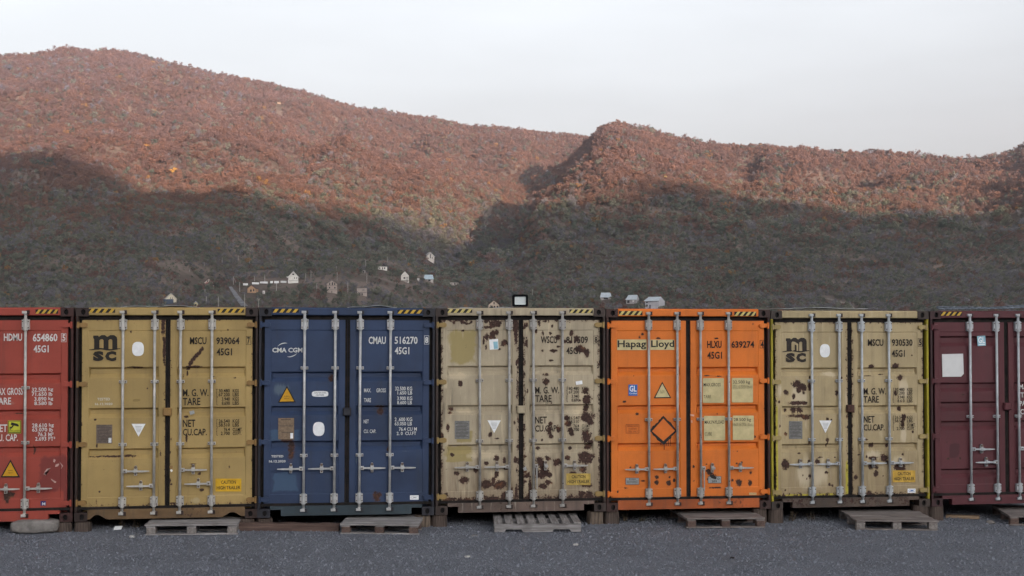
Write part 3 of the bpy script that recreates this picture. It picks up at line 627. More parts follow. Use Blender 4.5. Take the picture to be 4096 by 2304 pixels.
K_CRM = ink('dark_lettering_on_cream', (0.030, .022, .017), (0.43, .335, .195), .3, 4, [b for b in crm.rb if b[0] > .03 and b[1] > .3 and b[0] < 1.0])
def cr(p): return p
lines(crm, 'serial_lettering', [('WSCU', (642, 267, 737, 309)), ('817509', (789, 268, 915, 310)), ('45G1', (790, 331, 870, 372))], K_CRM, crm.leaf['r'], .022)
boxed(crm, '8', (954, 271, 970, 307), (948, 265, 976, 313), K_CRM, crm.leaf['r'])
fx4 = lambda x: 609 + (x-638)*.917; fy4 = lambda y: 560 + (y-556)*.93 if y < 700 else 733 + (y-737)*.93
msc_weights(crm, K_CRM, fx4, fy4, [('30.480', 'KGS'), ('67.200', ''), ('3.940', ''), ('8.690', ''), ('26.540', ''), ('58.510', ''), ('76.4', 'CU.MT.'), ('2.700', 'CU.FT.')])
caution(crm, 790, 1063, 930, 1130, [plain('faded_caution_yellow', (0.43, .30, .07), .6, .25, 14), K_CRM])
data_plate(crm, 143, 758, 229, 863, M_PLATEG); tri_sticker(crm, 333, 410, 755, 829)
d = Decal(crm); d.poly([(343, 288), (394, 283), (397, 343), (346, 346)], 0); d.poly([(366, 300), (392, 298), (394, 340), (370, 342)], 1); d.build('faded_sticker', [M_WHITE, M_PALEBLUE], crm.leaf['l'])
d = Decal(crm); d.poly([(843, 530), (881, 524), (884, 545), (847, 550)]); d.build('torn_label', M_WHITE, crm.leaf['r'])
d = Decal(crm); d.poly([(538, 1032), (555, 1020), (562, 1044), (545, 1048)]); d.build('paper_scrap', M_GREYFILM, crm.leaf['r'])

# ---- orange container
org = make_container(5, (2.4467, -.0103, .0027, .0008), 'bright orange container with a painted diamond on its door', 'shipping_container', P_ORG, F_ORG, S_ORG, ST_C,
    dict(sill='full', grooves=[(2.06, 1.935), (1.515, 1.39), (.97, .855)], clamps=(1.306,), handles=[(-1, .60, 0), (-1, .60, 0), (1, .60, 1), (1, .60, 0)], hazard=[(108, 248, 95, 120, 4, M_HAZ_P), (790, 920, 99, 124, 4, M_HAZ_P)], edge=.9,
         rust=[(145, 632, 14, 7), (218, 704, 12, 8), (336, 1078, 13, 13), (335, 1110, 13, 15), (412, 1077, 9, 8), (408, 1113, 16, 15), (440, 1097, 10, 10), (255, 1100, 14, 6), (640, 1040, 16, 9), (655, 1055, 18, 12), (672, 1075, 18, 16), (645, 1090, 14, 8), (810, 997, 8, 7), (782, 1097, 9, 9), (822, 1110, 20, 22), (888, 1112, 13, 16), (892, 1052, 10, 12), (917, 840, 7, 9), (555, 1015, 7, 9), (790, 925, 6, 4), (812, 926, 6, 4), (200, 480, 4, 4), (345, 256, 14, 5), (250, 232, 10, 8), (235, 250, 8, 10), (690, 256, 16, 4), (640, 478, 40, 3), (700, 480, 30, 3), (155, 1142, 16, 4), (680, 1140, 40, 5), (105, 1165, 6, 8), (905, 172, 7, 6), (555, 1100, 5, 6), (600, 1140, 10, 10), (455, 1160, 6, 10), (760, 1150, 6, 20), (180, 1020, 6, 4), (695, 703, 5, 4), (630, 1000, 8, 4), (840, 990, 8, 6)],
         tint=[], pale=[]))
K_ORG = ink('black_lettering_on_orange', DARK, (0.64, .16, .018), .12, 5)
d = Decal(org); d.rect(101, 263, 277, 326, 0); d.text('Hapag', 104, 268, 273, 322, 1, .022); d.build('company_logo', [M_CREAMY, M_BLACK], org.leaf['l'])
d = Decal(org); d.rect(298, 264, 440, 325, 0); d.text('Lloyd', 302, 268, 438, 321, 1, .022); d.build('company_logo', [M_CREAMY, M_BLACK], org.leaf['l'])
d = Decal(org); d.rect(168, 530, 221, 596, 0); d.rect(171, 533, 218, 575, 1); d.text('GL', 174, 536, 216, 572, 2, .02); d.text('Certified', 173, 577, 217, 587, 2, .01); d.build('certificate_sticker', [M_BLUEFILM, M_BLUEFILM, M_WHITE], org.leaf['l'])
warning(org, [(368, 513), (421, 609), (318, 611)], .82, [('SUPER', (356, 565, 382, 572)), ('HEAVY', (356, 575, 382, 582))], org.leaf['l'], M_CREAMY)
D_ORG = plain('orange_diamond_paint', (0.62, 0.15, 0.02), .5, .08)
SOOT = paint('black_overspray', (0.64, 0.16, 0.018), 5, 0, .2, tint=(0.015, 0.012, 0.011))
d = Decal(org, DOOR_Y + .0035)
rg = random.Random(5); pts = []
dm = [(375, 712), (460, 803), (375, 888), (290, 806)]
for k in range(4):
    a, b = dm[k], dm[(k+1) % 4]
    for i in range(10):
        t = i/10; j = rg.uniform(-3.5, 3.5); pts.append((a[0]+(b[0]-a[0])*t+j, a[1]+(b[1]-a[1])*t+rg.uniform(-3.5, 3.5)))
d.poly(pts, 0)
for x, y, h in ((380, 880, 36), (404, 858, 36), (417, 846, 46), (392, 872, 20), (360, 874, 14)): d.rect(x-1.6, y, x+1.6, y+h, 0); d.k = 1
d.poly([(375, 731), (444, 803), (375, 864), (308, 806)], 1); d.poly([(303, 802), (334, 828), (322, 822), (301, 806)], 0); d.build('diamond_marking', [M_BLACK, D_ORG], org.leaf['l'])
d = Decal(org); d.frame(153, 765, 231, 818, 2); 
for t, b in (('REPAIR WITH', (161, 770, 224, 781)), ("'CORTEN'", (167, 786, 217, 797)), ('STEEL ONLY', (163, 802, 222, 812))): d.text(t, *b, 0, 0)
d.build('repair_label', ink('brown_print', (0.20, .045, .02), (0.6, .15, .02), .2, 5), org.leaf['l'])
d = Decal(org); d.rect(151, 1081, 231, 1122, 0); d.frame(151, 1081, 231, 1122, 2, 1); d.rect(172, 1086, 180, 1092, 1); d.rect(184, 1087, 212, 1091, 1)
for k in range(3): d.rect(158, 1098+6*k, 224, 1100+6*k, 1)
d.build('data_plate', [M_GREYFILM, M_PLATEINK], org.leaf['l'])
lines(org, 'serial_lettering', [('HLXU', (634, 271, 719, 314)), ('639274', (777, 272, 912, 313)), ('45G1', (635, 335, 722, 378))], K_ORG, org.leaf['r'], .022)
boxed(org, '4', (950, 272, 968, 312), (945, 267, 971, 315), K_ORG, org.leaf['r'])
def panel(c, x0, y0, x1, y1, texts):
    d = Decal(c); d.poly([(x0+4, y0), (x1-4, y0), (x1, y0+4), (x1, y1-4), (x1-4, y1), (x0+4, y1), (x0, y1-4), (x0, y0+4)], 0)
    for t, b in texts: d.text(t, *b, 1, .006); d.k -= 1
    return d.build('weight_panel', [M_CREAMY, M_BLACK], c.leaf['r'])
panel(org, 608, 492, 733, 638, [('MAX.GROSS', (613, 520, 713, 541)), ('TARE', (613, 592, 656, 611))])
panel(org, 779, 491, 905, 635, [('32.500 kg', (786, 505, 887, 530)), ('71.650 lbs', (786, 532, 896, 555)), ('4.000 kg', (799, 574, 887, 600)), ('8.820 lbs', (799, 602, 896, 624))])
panel(org, 614, 715, 740, 860, [('MAX.PAYLOAD', (619, 741, 734, 763)), ('CUBE', (619, 812, 662, 832))])
panel(org, 785, 713, 910, 858, [('28.500 kg', (791, 727, 893, 752)), ('62.830 lbs', (791, 754, 902, 777)), ('76.3 m³', (811, 796, 889, 818)), ('2.694 cuft', (804, 825, 904, 847))])
d = Decal(org); d.rect(638, 1072, 717, 1114, 0); d.frame(638, 1072, 717, 1114, 2, 1); d.text('-D', 688, 1080, 708, 1092, 1); d.text('203', 660, 1096, 690, 1108, 1); d.poly([(645, 1068), (664, 1062), (690, 1080), (684, 1090), (660, 1084)], 1); d.build('rusted_label', [M_GREYFILM, M_BLACK], org.leaf['r'])
d = Decal(org); d.rect(883, 1169, 925, 1182, 0); d.text('SEAWIS', 886, 1171, 922, 1180, 1, 0); d.build('maker_label', [M_CREAMY, S_ORG], org.leaf['r'])
TAPE = plain('pink_tape', (0.6, .35, .28), .6, .1)
for p in ([(532, 704), (557, 708), (556, 718), (534, 715)], [(538, 742), (546, 741), (546, 756), (540, 757)]): Decal(org).poly(p).build('tape_scrap', TAPE, org.leaf['r'])

# ---- beige with rust and yellow spray
BE_R = [(190, 525, 26, 22), (215, 545, 26, 20), (235, 555, 16, 14), (262, 545, 10, 20), (125, 578, 15, 15), (200, 565, 14, 12), (170, 598, 10, 14), (228, 580, 10, 10), (190, 640, 50, 12), (235, 640, 20, 10), (125, 682, 9, 10), (170, 680, 16, 16), (212, 682, 16, 16), (200, 715, 60, 9), (240, 722, 24, 14), (82, 632, 7, 8), (122, 823, 9, 11), (88, 775, 4, 8), (370, 738, 10, 11), (392, 740, 6, 8), (370, 858, 10, 12), (368, 885, 6, 14), (425, 578, 9, 18), (450, 490, 8, 8), (265, 488, 5, 10), (120, 1000, 20, 30), (310, 985, 16, 14), (260, 985, 8, 12), (205, 985, 12, 12), (365, 1050, 10, 8), (382, 1122, 7, 9), (400, 1128, 5, 8), (265, 1070, 8, 12), (225, 1068, 4, 5), (120, 1155, 5, 6), (248, 1088, 4, 5), (415, 960, 5, 4), (330, 960, 14, 4), (200, 936, 10, 4), (262, 870, 4, 14), (130, 1195, 20, 4), (310, 264, 6, 3),
        (628, 422, 16, 11), (775, 418, 24, 14), (800, 488, 18, 14), (690, 470, 20, 3), (610, 478, 20, 3), (802, 672, 10, 13), (820, 725, 13, 20), (815, 752, 10, 28), (772, 580, 8, 14), (635, 890, 16, 14), (815, 942, 8, 7), (702, 965, 22, 22), (640, 965, 26, 10), (632, 1015, 20, 16), (662, 1022, 10, 10), (658, 1058, 14, 16), (602, 955, 5, 9), (800, 1030, 32, 28), (780, 1060, 14, 16), (820, 1020, 14, 24), (720, 990, 12, 14), (610, 1175, 24, 15), (537, 1078, 14, 12), (600, 855, 10, 5), (875, 810, 6, 8), (870, 357, 5, 5), (555, 945, 8, 4), (730, 890, 8, 14), (688, 190, 4, 4), (588, 850, 6, 8), (700, 1070, 4, 4)]
bei = make_container(6, (4.9043, .012, -.0201, .0005), 'beige container with rust patches and yellow spray paint on its left edge', 'shipping_container', P_BEI, F_BEI, S_BEI, ST_D,
    dict(sill='notch', grooves=[(2.065, 1.94), (1.505, 1.38), (.95, .825)], clamps=(1.869, 1.01), handles=[(-1, .658, 0)]*2 + [(1, .658, 0)]*2, edge=1.35, rs=1.15, runs=.55, rust=BE_R, hinge_mat=paint('beige_hinge_paint', (0.33, .25, .10), 44, .6, .5), post=POST_YEL,
         tint=[(487, 1080, 12, 120), (280, 1190, 210, 16), (70, 900, 8, 300)], pale=[(200, 600, 60, 110), (90, 560, 20, 60), (820, 560, 40, 80), (820, 830, 22, 60), (640, 950, 50, 40), (380, 470, 70, 20), (270, 1050, 160, 110), (480, 600, 8, 120), (790, 1000, 50, 60)], lock_box=1.46, lock_mat=plain('rusted_lock_box', (0.07, .035, .027), .8, .4, 14)))
K_BEI = ink('dark_lettering_on_beige', (0.026, .020, .017), (0.42, .315, .155), .2, 6, [b for b in bei.rb if b[0] > .03 and b[1] > .25])
msc_logo(bei, 103, 262, 253, 398, K_BEI)
d = Decal(bei, DOOR_Y - .006); d.poly([(160, 275), (176, 277), (196, 290), (196, 330), (186, 330), (186, 298), (170, 290), (168, 330), (158, 330)], 0); d.build('scraped_paint', P_BEI, bei.leaf['l'])
d = Decal(bei); d.oval(324, 290, 384, 369); d.build('white_oval_sticker', M_WHITE, bei.leaf['l'])
data_plate(bei, 141, 746, 221, 851, M_PLATEG); tri_sticker(bei, 320, 394, 742, 816)
lines(bei, 'serial_lettering', [('MSCU', (608, 261, 700, 302)), ('930530', (750, 261, 872, 302)), ('45G1', (750, 325, 826, 366))], K_BEI, bei.leaf['r'], .022)
boxed(bei, '5', (910, 262, 926, 299), (904, 256, 932, 305), K_BEI, bei.leaf['r'])
fx6 = lambda x: 583 + (x-638)*.87; fy6 = lambda y: 549 + (y-556)*.92 if y < 700 else 715 + (y-737)*.92
msc_weights(bei, K_BEI, fx6, fy6, [('30.480', 'KGS'), ('67.200', 'LBS'), ('3.940', 'KGS'), ('8.6 0', 'LBS'), ('26.540', 'KGS'), ('58.510', 'LBS'), ('76.4', 'CU.MT.'), ('2.700', 'CU.FT.')])
caution(bei, 755, 1037, 888, 1107, [plain('worn_caution_yellow', (0.50, .31, .05), .6, .2, 14), K_BEI])
d = Decal(bei); d.rect(843, 1145, 890, 1170, 0); d.text('CIMC', 848, 1150, 885, 1164, 1, .02); d.build('maker_label', [M_WHITE, M_BLUEFILM], bei.leaf['r'])

# ---- maroon container, cut by the right edge
mar = make_container(7, (7.3677, .0071, -.0178, -.0001), 'dark maroon container with closely ribbed doors at the right edge of the row', 'shipping_container', P_MAR, F_MAR, P_MAR, ST_D,
    dict(sill='notch', grooves=[(2.525, 2.37), (1.83, 1.69), (1.545, 1.40), (1.26, 1.12), (.55, .41)], clamps=(1.324,), handles=[(1, .84, 0), (-1, .645, 0), (1, .84, 0), (-1, .645, 0)], hazard=[(145, 272, 100, 122, 4, M_HAZ_Y)], edge=.4,
         tint=[(235, 920, 36, 46)], rust=[(195, 968, 12, 7), (268, 968, 9, 7), (200, 1058, 5, 5), (190, 870, 4, 3), (285, 590, 10, 5)], pale=[(560, 1250, 60, 20)], lock_box=1.47))
d = Decal(mar); d.poly([(159, 350), (284, 347), (288, 466), (272, 483), (162, 484)]); d.build('white_sheet', plain('white_paper', (0.62, .62, .62), .6, .04), mar.leaf['l'])
d = Decal(mar); d.poly([(366, 243), (415, 241), (419, 299), (370, 302)], 0); d.text('GL', 373, 248, 413, 285, 1, .02); d.rect(376, 290, 414, 295, 1); d.build('certificate_sticker', [M_PALEBLUE, M_WHITE], mar.leaf['l'])
lines(mar, 'weight_lettering', [('MAX GROSS', (617, 528, 790, 558)), ('TARE', (624, 576, 700, 606)), ('PAYLOAD', (620, 626, 750, 655)), ('CUBE', (623, 674, 700, 706))], ink('white_lettering_on_maroon', WHITE, (0.105, .024, .03), .25, 7), mar.leaf['r'])

# ------------------------------------------------------------------ yard
GZ0, GZX = -0.168, -0.0085
def gz(x): return GZ0 + GZX * x
def G(u, v, h=0.0):
    """measured place -> point on the yard (h above it)"""
    d = ray(u, v); den = d[2] - GZX*d[0]
    t = (GZ0 + GZX*CAM[0] + h - CAM[2]) / den
    return CAM + d*t

M_W1 = wood('grey_weathered_wood', (0.36, 0.345, 0.345), (0.15, 0.135, 0.13), 0)
M_W1Y = wood('grey_weathered_block', (0.31, 0.285, 0.27), (0.13, 0.11, 0.10), 1, seed=3)
M_W2 = wood('brown_weathered_wood', (0.28, 0.25, 0.238), (0.11, 0.09, 0.083), 0, seed=5)
M_W2B = wood('brown_pallet_block', (0.17, 0.115, 0.095), (0.065, 0.044, 0.04), 1, seed=6)
M_STUMP = wood('bark_stump', (0.13, 0.098, 0.082), (0.034, 0.026, 0.023), 2, seed=8)
M_STUMP2 = wood('split_stump', (0.24, 0.185, 0.145), (0.05, 0.038, 0.03), 2, seed=9)

def block_pallet(label, crop, fl, fr, depth, mats, boards=7, gap=0.012, lean=0.0):
    a, b = G(*pix(crop, *fl)), G(*pix(crop, *fr))
    ang = math.atan2(b[1]-a[1], b[0]-a[0]); L = float(np.hypot(*(b[:2]-a[:2])))
    root = empty('wooden_pallet', (a[0], a[1], gz(a[0])), (0, -math.atan(GZX)*math.cos(ang), ang)); tag(root, label, 'pallet', 'wooden pallets used as door steps')
    dk, bl = mats; rg = random.Random(int(fl[0]*7+fl[1]))
    for yk in (0.0, depth/2-.06, depth-.12):
        m = MB(); m.bbox(rg.uniform(-.005, .01), L, yk+.01, yk+.11, .0, .022, .004); m.build('bottom_board', dk, root)
        for xk in (.012, L/2-.06, L-.132):
            j = rg.uniform(-.01, .01); m = MB(); m.bbox(xk+j, xk+.12+j, yk+.004, yk+.112, .022, .100, .006); m.build('block', bl, root)
    for xk in (.012, L/2-.06, L-.132):
        m = MB(); m.bbox(xk, xk+.12, .01, depth-.01, .100, .120, .003); m.build('stringer_board', dk, root)
    w = depth/boards
    for k in range(boards):
        dz = rg.uniform(-.003, .004); m = MB(); m.bbox(rg.uniform(-.012, .008), L+rg.uniform(-.012, .01), k*w, (k+1)*w-gap-rg.uniform(0, .008), .120+dz, .142+dz, .004); m.build('deck_board', dk, root)
    return root
block_pallet('pale grey pallet in front of the mustard container', 'A', (1066, 447), (1748, 441), .80, (M_W1, M_W1Y), 6)
block_pallet('grey pallet in front of the right door of the navy container', 'B', (112, 436), (690, 443), .95, (M_W1, M_W2B), 6)
block_pallet('brown pallet with dark stamped blocks in front of the orange container', 'C', (95, 394), (674, 390), 1.15, (M_W2, M_W2B), 8)
block_pallet('grey brown pallet in front of the beige container, turned at a slight angle', 'C', (1340, 406), (1948, 414), 1.2, (M_W2, M_W1Y), 8)
# right edge pallet, mostly outside the frame
p = G(*pix('C', 2470, 372)); q = p + np.array([1.15, -.33, 0])
root = empty('wooden_pallet', (p[0], p[1], gz(p[0])), (0, 0, -.28)); tag(root, 'pallet cut off by the right edge of the photo, in front of the maroon container', 'pallet', 'wooden pallets used as door steps')
for k in range(8): m = MB(); m.bbox(0, 1.2, k*.15, k*.15+.138, .12, .142, .004); m.build('deck_board', M_W2, root)
for yk in (0, .54, 1.08):
    for xk in (.01, .54, 1.07): m = MB(); m.bbox(xk, xk+.12, yk, yk+.11, .022, .10, .006); m.build('block', M_W2B, root)
    m = MB(); m.bbox(0, 1.2, yk+.005, yk+.105, 0, .022, .004); m.build('bottom_board', M_W2, root)
for xk in (.01, .54, 1.07): m = MB(); m.bbox(xk, xk+.12, .005, 1.18, .1, .12, .003); m.build('stringer_board', M_W2, root)
# stringer pallet: slats run away from the camera
a, b = G(*pix('B', 1247, 424)), G(*pix('B', 1885, 426)); ang = math.atan2(b[1]-a[1], b[0]-a[0]); L = float(np.hypot(*(b[:2]-a[:2])))
root = empty('wooden_pallet', (a[0], a[1], gz(a[0])), (0, 0, ang)); tag(root, 'open slatted grey pallet with notched side beam in front of the cream container', 'pallet', 'wooden pallets used as door steps')
D3 = 1.0
for yk in (0, D3/2-.02, D3-.04):
    m = MB(); pl = [(0, .005), (.14, .005), (.155, .042), (.375, .042), (.39, .005), (L-.39, .005), (L-.375, .042), (L-.155, .042), (L-.14, .005), (L, .005), (L, .115), (0, .115)]
    m.prism(pl, yk, yk+.04); m.build('stringer_beam', M_W1, root)
M_W3 = wood('pale_slat_wood', (0.33, 0.315, 0.31), (0.13, 0.115, 0.11), 1, seed=12)
rg = random.Random(3)
for k in range(8):
    x = (L-.105)*k/7; m = MB(); m.bbox(x+rg.uniform(-.008, .008), x+.105, -.012+rg.uniform(-.01, .01), D3, .115, .136, .004); m.build('deck_board', M_W3, root)
for k in (0, 3.5, 7):
    x = (L-.1)*k/7; m = MB(); m.bbox(x, x+.1, 0.05, D3-.05, -.014, .005, .003); m.build('bottom_board', M_W2, root)

# timber blocks under the corner castings
def stump(crop, x0, x1, yt, yb, label, split=False, y=.10):
    pts = []
    d0, d1 = ray(*pix(crop, x0, yb)), ray(*pix(crop, x1, yb))
    k = (0.02 - CAM[1]); A, B = CAM + d0*(k/d0[1]), CAM + d1*(k/d1[1])
    cx, r = (A[0]+B[0])/2, (B[0]-A[0])/2; rg = random.Random(int(x0)); n = 14
    zb, zt = gz(cx)-.06, -0.003
    vs, fs = [], []
    prof = [1+rg.uniform(-.09, .09) for _ in range(n)]
    for j, z in enumerate((zb, zb+.4*(zt-zb), zt-.012, zt)):
        for i in range(n):
            t = 2*math.pi*i/n; c_, s_ = math.cos(t), math.sin(t); e = 2/3.2
            rr = r*prof[i]*(1.06 - .04*j + rg.uniform(-.02, .02))*(1 if j < 3 else .95)
            vs.append((math.copysign(abs(c_)**e, c_)*rr, math.copysign(abs(s_)**e, s_)*r*.9, z))
    for j in range(3): fs += [(j*n+i, j*n+(i+1) % n, (j+1)*n+(i+1) % n, (j+1)*n+i) for i in range(n)]
    fs.append(tuple(range(3*n, 4*n)))
    m = MB().add(vs, fs); o = m.build('timber_block', M_STUMP2 if split else M_STUMP, None, False); o.location = (cx, .02 + r*.9, 0)
    tag(o, label, 'timber block', 'timber blocks under the container corners')
stump('A', 395, 523, 345, 414, 'timber block under the right corner of the red container')
stump('A', 541, 665, 340, 410, 'broad timber block under the left corner of the mustard container')
stump('A', 1757, 1872, 318, 380, 'timber block under the right corner of the mustard container')
stump('A', 1888, 2005, 308, 382, 'timber block under the left corner of the navy container')
stump('B', 665, 780, 300, 390, 'pale chipped timber block under the right corner of the navy container', True)
stump('B', 785, 902, 295, 388, 'timber block with peeled bark under the left corner of the cream container')
stump('B', 1942, 2052, 268, 367, 'pale split timber block under the right corner of the cream container', True)
stump('B', 2060, 2168, 265, 354, 'timber block under the left corner of the orange container')
stump('C', 588, 695, 255, 348, 'timber block under the right corner of the orange container')
stump('C', 705, 817, 260, 354, 'dark timber block under the left corner of the beige container')
stump('C', 1772, 1888, 240, 332, 'timber block under the right corner of the beige container')
stump('C', 1893, 1996, 235, 338, 'dark timber block under the left corner of the maroon container')

# stone slab
def rock(name, loc, sx, sy, sz, mat, seed, n=(20, 10), p=2.6, rot=0, amp=.06):
    rg = np.random.default_rng(seed); vs, fs = [], []; f = rg.uniform(0, 6, 6)
    for j in range(n[1]+1):
        ph = -math.pi/2 + math.pi*j/n[1]
        for i in range(n[0]):
            t = 2*math.pi*i/n[0]; g = lambda c, e: math.copysign(abs(c)**(2/e), c)
            k = 1 + amp*(math.sin(3*t+f[0])*math.cos(2*ph+f[1]) + .6*math.sin(5*t+f[2]+3*ph)) + rg.uniform(-amp, amp)*.5
            vs.append((sx*g(math.cos(t), p)*g(math.cos(ph), p)*k, sy*g(math.sin(t), p)*g(math.cos(ph), p)*k, sz*g(math.sin(ph), p)*k))
    for j in range(n[1]): fs += [(j*n[0]+i, j*n[0]+(i+1) % n[0], (j+1)*n[0]+(i+1) % n[0], (j+1)*n[0]+i) for i in range(n[0])]
    o = MB().add(vs, fs).build(name, mat, None, False); o.location = loc; o.rotation_euler[2] = rot; return o
M_STONE = plain('grey_stone', (0.19, 0.175, 0.165), .9, .3, 7, bump=.6)
a, b = G(*pix('A', 72, 438)), G(*pix('A', 416, 420)); c = (a+b)/2
tag(rock('stone_slab', (c[0], c[1]+.12, gz(c[0])+.085), float(b[0]-a[0])/2*1.08, .19, .085, M_STONE, 4, (36, 12), 4.2, .03, .05), 'long rough grey stone slab lying below the red container', 'stone')
M_PSTONE = plain('pale_stone', (0.42, 0.41, 0.40), .9, .2, 20, bump=.4)
for (cr_, x, y, s_, lb, mt) in (('C', 2330, 356, .05, 'rounded grey stone on the gravel below the maroon container', M_STONE), ('A', 970, 460, .032, 'white stone lying in front of the left end of the mustard container pallet', M_PSTONE), ('B', 1845, 520, .032, 'small white stone on the gravel in front of the slatted pallet', M_PSTONE),
                                ('B', 1050, 606, .03, 'small pale stone on open gravel in front of the cream container', M_PSTONE), ('C', 428, 616, .025, 'small dark stone on the open gravel in front of the orange container', M_GASKET), ('B', 1100, 455, .035, 'flat pale stone on gravel left of the slatted pallet', M_STONE)):
    p = G(*pix(cr_, x, y)); tag(rock('loose_stone', (p[0], p[1], gz(p[0])+s_*.3), s_*1.4, s_, s_*.6, mt, int(x), (10, 6), 2.2, x, .1), lb, 'stone')
p = G(*pix('A', 865, 408)); m = MB(); m.add([(-.06, 0, 0), (.05, -.02, .01), (.065, .03, .05), (-.04, .05, .045)], [(0, 1, 2, 3)]); m.add([(-.06, 0, .002), (.05, -.02, .012), (.065, .03, .052), (-.04, .05, .047)], [(3, 2, 1, 0)])
o = m.build('paper_scrap', M_WHITE); o.location = (p[0], p[1], gz(p[0])+.005); tag(o, 'crumpled white paper scrap under the mustard container', 'litter')
# long timber beam and a plank
M_BEAM = wood('old_brown_beam', (0.17, 0.115, 0.095), (0.06, 0.038, 0.034), 0, seed=14)
a, b = G(*pix('A', 1750, 411)), G(*pix('B', 100, 418)); ang = math.atan2(b[1]-a[1], b[0]-a[0]); L = float(np.hypot(*(b[:2]-a[:2])))
m = MB(); n = 14
vs = []; rg = random.Random(2)
for i in range(n+1):
    x = L*i/n; z0 = rg.uniform(-.006, .006); z1 = .098 + rg.uniform(-.007, .007); vs += [(x, 0, z0), (x, .012, z1), (x, .14, z1+.004), (x, .15, z0)]
fs = [(4*i, 4*i+4, 4*i+5, 4*i+1) for i in range(n)] + [(4*i+1, 4*i+5, 4*i+6, 4*i+2) for i in range(n)] + [(4*i+2, 4*i+6, 4*i+7, 4*i+3) for i in range(n)] + [(0, 1, 2, 3), (4*n+3, 4*n+2, 4*n+1, 4*n)]
o = m.add(vs, fs).build('timber_beam', M_BEAM); o.location = (a[0], a[1], gz(a[0])); o.rotation_euler = (0, -math.atan(GZX), ang); tag(o, 'long brown timber beam lying on the gravel between two pallets', 'timber')
a, b = G(*pix('C', 2000, 318)), G(*pix('C', 2245, 333)); ang = math.atan2(b[1]-a[1], b[0]-a[0]); L = float(np.hypot(*(b[:2]-a[:2])))
m = MB(); m.bbox(0, L, 0, .12, 0, .045, .006); o = m.build('wood_plank', wood('pale_fresh_plank', (0.34, 0.245, 0.16), (0.16, 0.105, 0.07), 0, seed=15)); o.location = (a[0], a[1], gz(a[0])); o.rotation_euler = (0, -.02, ang); tag(o, 'short pale brown plank lying below the maroon container', 'plank')

# weeds under the containers
def weed(crop, x, y, n, h, label, c, seed):
    p = G(*pix(crop, x, y)); rg = random.Random(seed); st, lf = MB(), MB(); tips = []
    root = empty('weed', (p[0], max(p[1], -.1)+.12, gz(p[0]))); tag(root, label, 'weed')
    for k in range(n):
        a = rg.uniform(0, 6.28); l = h*rg.uniform(.5, 1.1); b0 = Vector((rg.uniform(-.05, .05), rg.uniform(-.04, .04), 0)); t = rg.uniform(.2, 1.0)
        mid = b0 + Vector((math.cos(a)*l*.3*t, math.sin(a)*l*.2*t, l*.6)); tip = b0 + Vector((math.cos(a)*l*.8*t, math.sin(a)*l*.4*t, l))
        st.cyl(b0, mid, .004, .003, 5); st.cyl(mid, tip, .003, .0015, 5)
        for j in range(9):
            q = b0.lerp(mid, j/5) if j < 5 else mid.lerp(tip, (j-4)/4); an = rg.uniform(0, 6.28); s = rg.uniform(.018, .04)
            dv = Vector((math.cos(an), math.sin(an)*.6, rg.uniform(-.2, .6))).normalized(); sd = dv.cross(Vector((0, 0, 1))).normalized()
            lf.add([q, q+dv*s*.6+sd*s*.28, q+dv*s*1.3, q+dv*s*.6-sd*s*.28], [(0, 1, 2, 3)])
    st.build('stem', plain('dry_stem', (0.12, .09, .06), .8), root); lf.build('leaves', c, root)
M_DRY = plain('dry_weed_leaf', (0.13, 0.095, 0.06), .8, .4, 30); M_GRN = plain('dark_weed_leaf', (0.075, 0.085, 0.05), .8, .4, 30)
weed('A', 885, 402, 6, .32, 'dry brown weed standing under the mustard container', M_DRY, 1)
weed('A', 990, 398, 5, .22, 'low dry twiggy weed beside the mustard container pallet', M_DRY, 2)
weed('B', 2225, 350, 8, .22, 'dark green weed growing beside the left timber block of the orange container', M_GRN, 3)
weed('B', 2350, 350, 5, .10, 'small low weed under the orange container left of its pallet', M_GRN, 4)
weed('C', 715, 340, 7, .16, 'green weed growing in front of the block below the beige container', M_GRN, 5)
weed('C', 890, 345, 7, .14, 'tuft of brown dry weed under the left half of the beige container', M_DRY, 6)
weed('C', 1030, 335, 6, .16, 'spindly dry weed under the middle of the beige container', M_DRY, 7)

# floodlight on the cream container
def onroof(crop, px, py, y): 
    d = ray(*pix(crop, px, py)); return CAM + d*((y - CAM[1])/d[1])
a, b = onroof(4, 477, 97, .06), onroof(4, 567, 26, .06); cx, cz = (a[0]+b[0])/2, (a[2]+b[2])/2; hw, hh = (b[0]-a[0])/2, (b[2]-a[2])/2
root = empty('floodlight', (cx, .06, a[2])); tag(root, 'square black floodlight with a white pane standing on the cream container', 'floodlight')
def rrect(hw, hh, r, n=5):
    p = []
    for sx, sz, t0 in ((1, 1, 0), (-1, 1, 90), (-1, -1, 180), (1, -1, 270)):
        for i in range(n+1): t = R(t0+90*i/n); p.append((sx*(hw-r)+r*math.cos(t), sz*(hh-r)+r*math.sin(t)))
    return p
m = MB(); oz = hh; o_ = rrect(hw, hh, .025); i_ = rrect(hw*.72, hh*.66, .012); n = len(o_)
vs = [(x, -.02, z+oz) for x, z in o_] + [(x, -.02, z+oz) for x, z in i_] + [(x, -.008, z+oz) for x, z in i_] + [(x*.96, .045, z*.96+oz) for x, z in o_]
fs = []
for i in range(n):
    j = (i+1) % n; fs += [(i, j, n+j, n+i), (n+i, n+j, 2*n+j, 2*n+i), (j, i, 3*n+i, 3*n+j)]
fs.append(tuple(range(4*n-1, 3*n-1, -1))); m.add(vs, fs)
for k in range(7): x = hw*(-.7+1.4*k/6); m.box(x-.003, x+.003, .045, .07, oz-hh*.7, oz+hh*.7)
m.build('housing', plain('black_housing', (0.007, .007, .009), .8, .15, spec=.05), root)
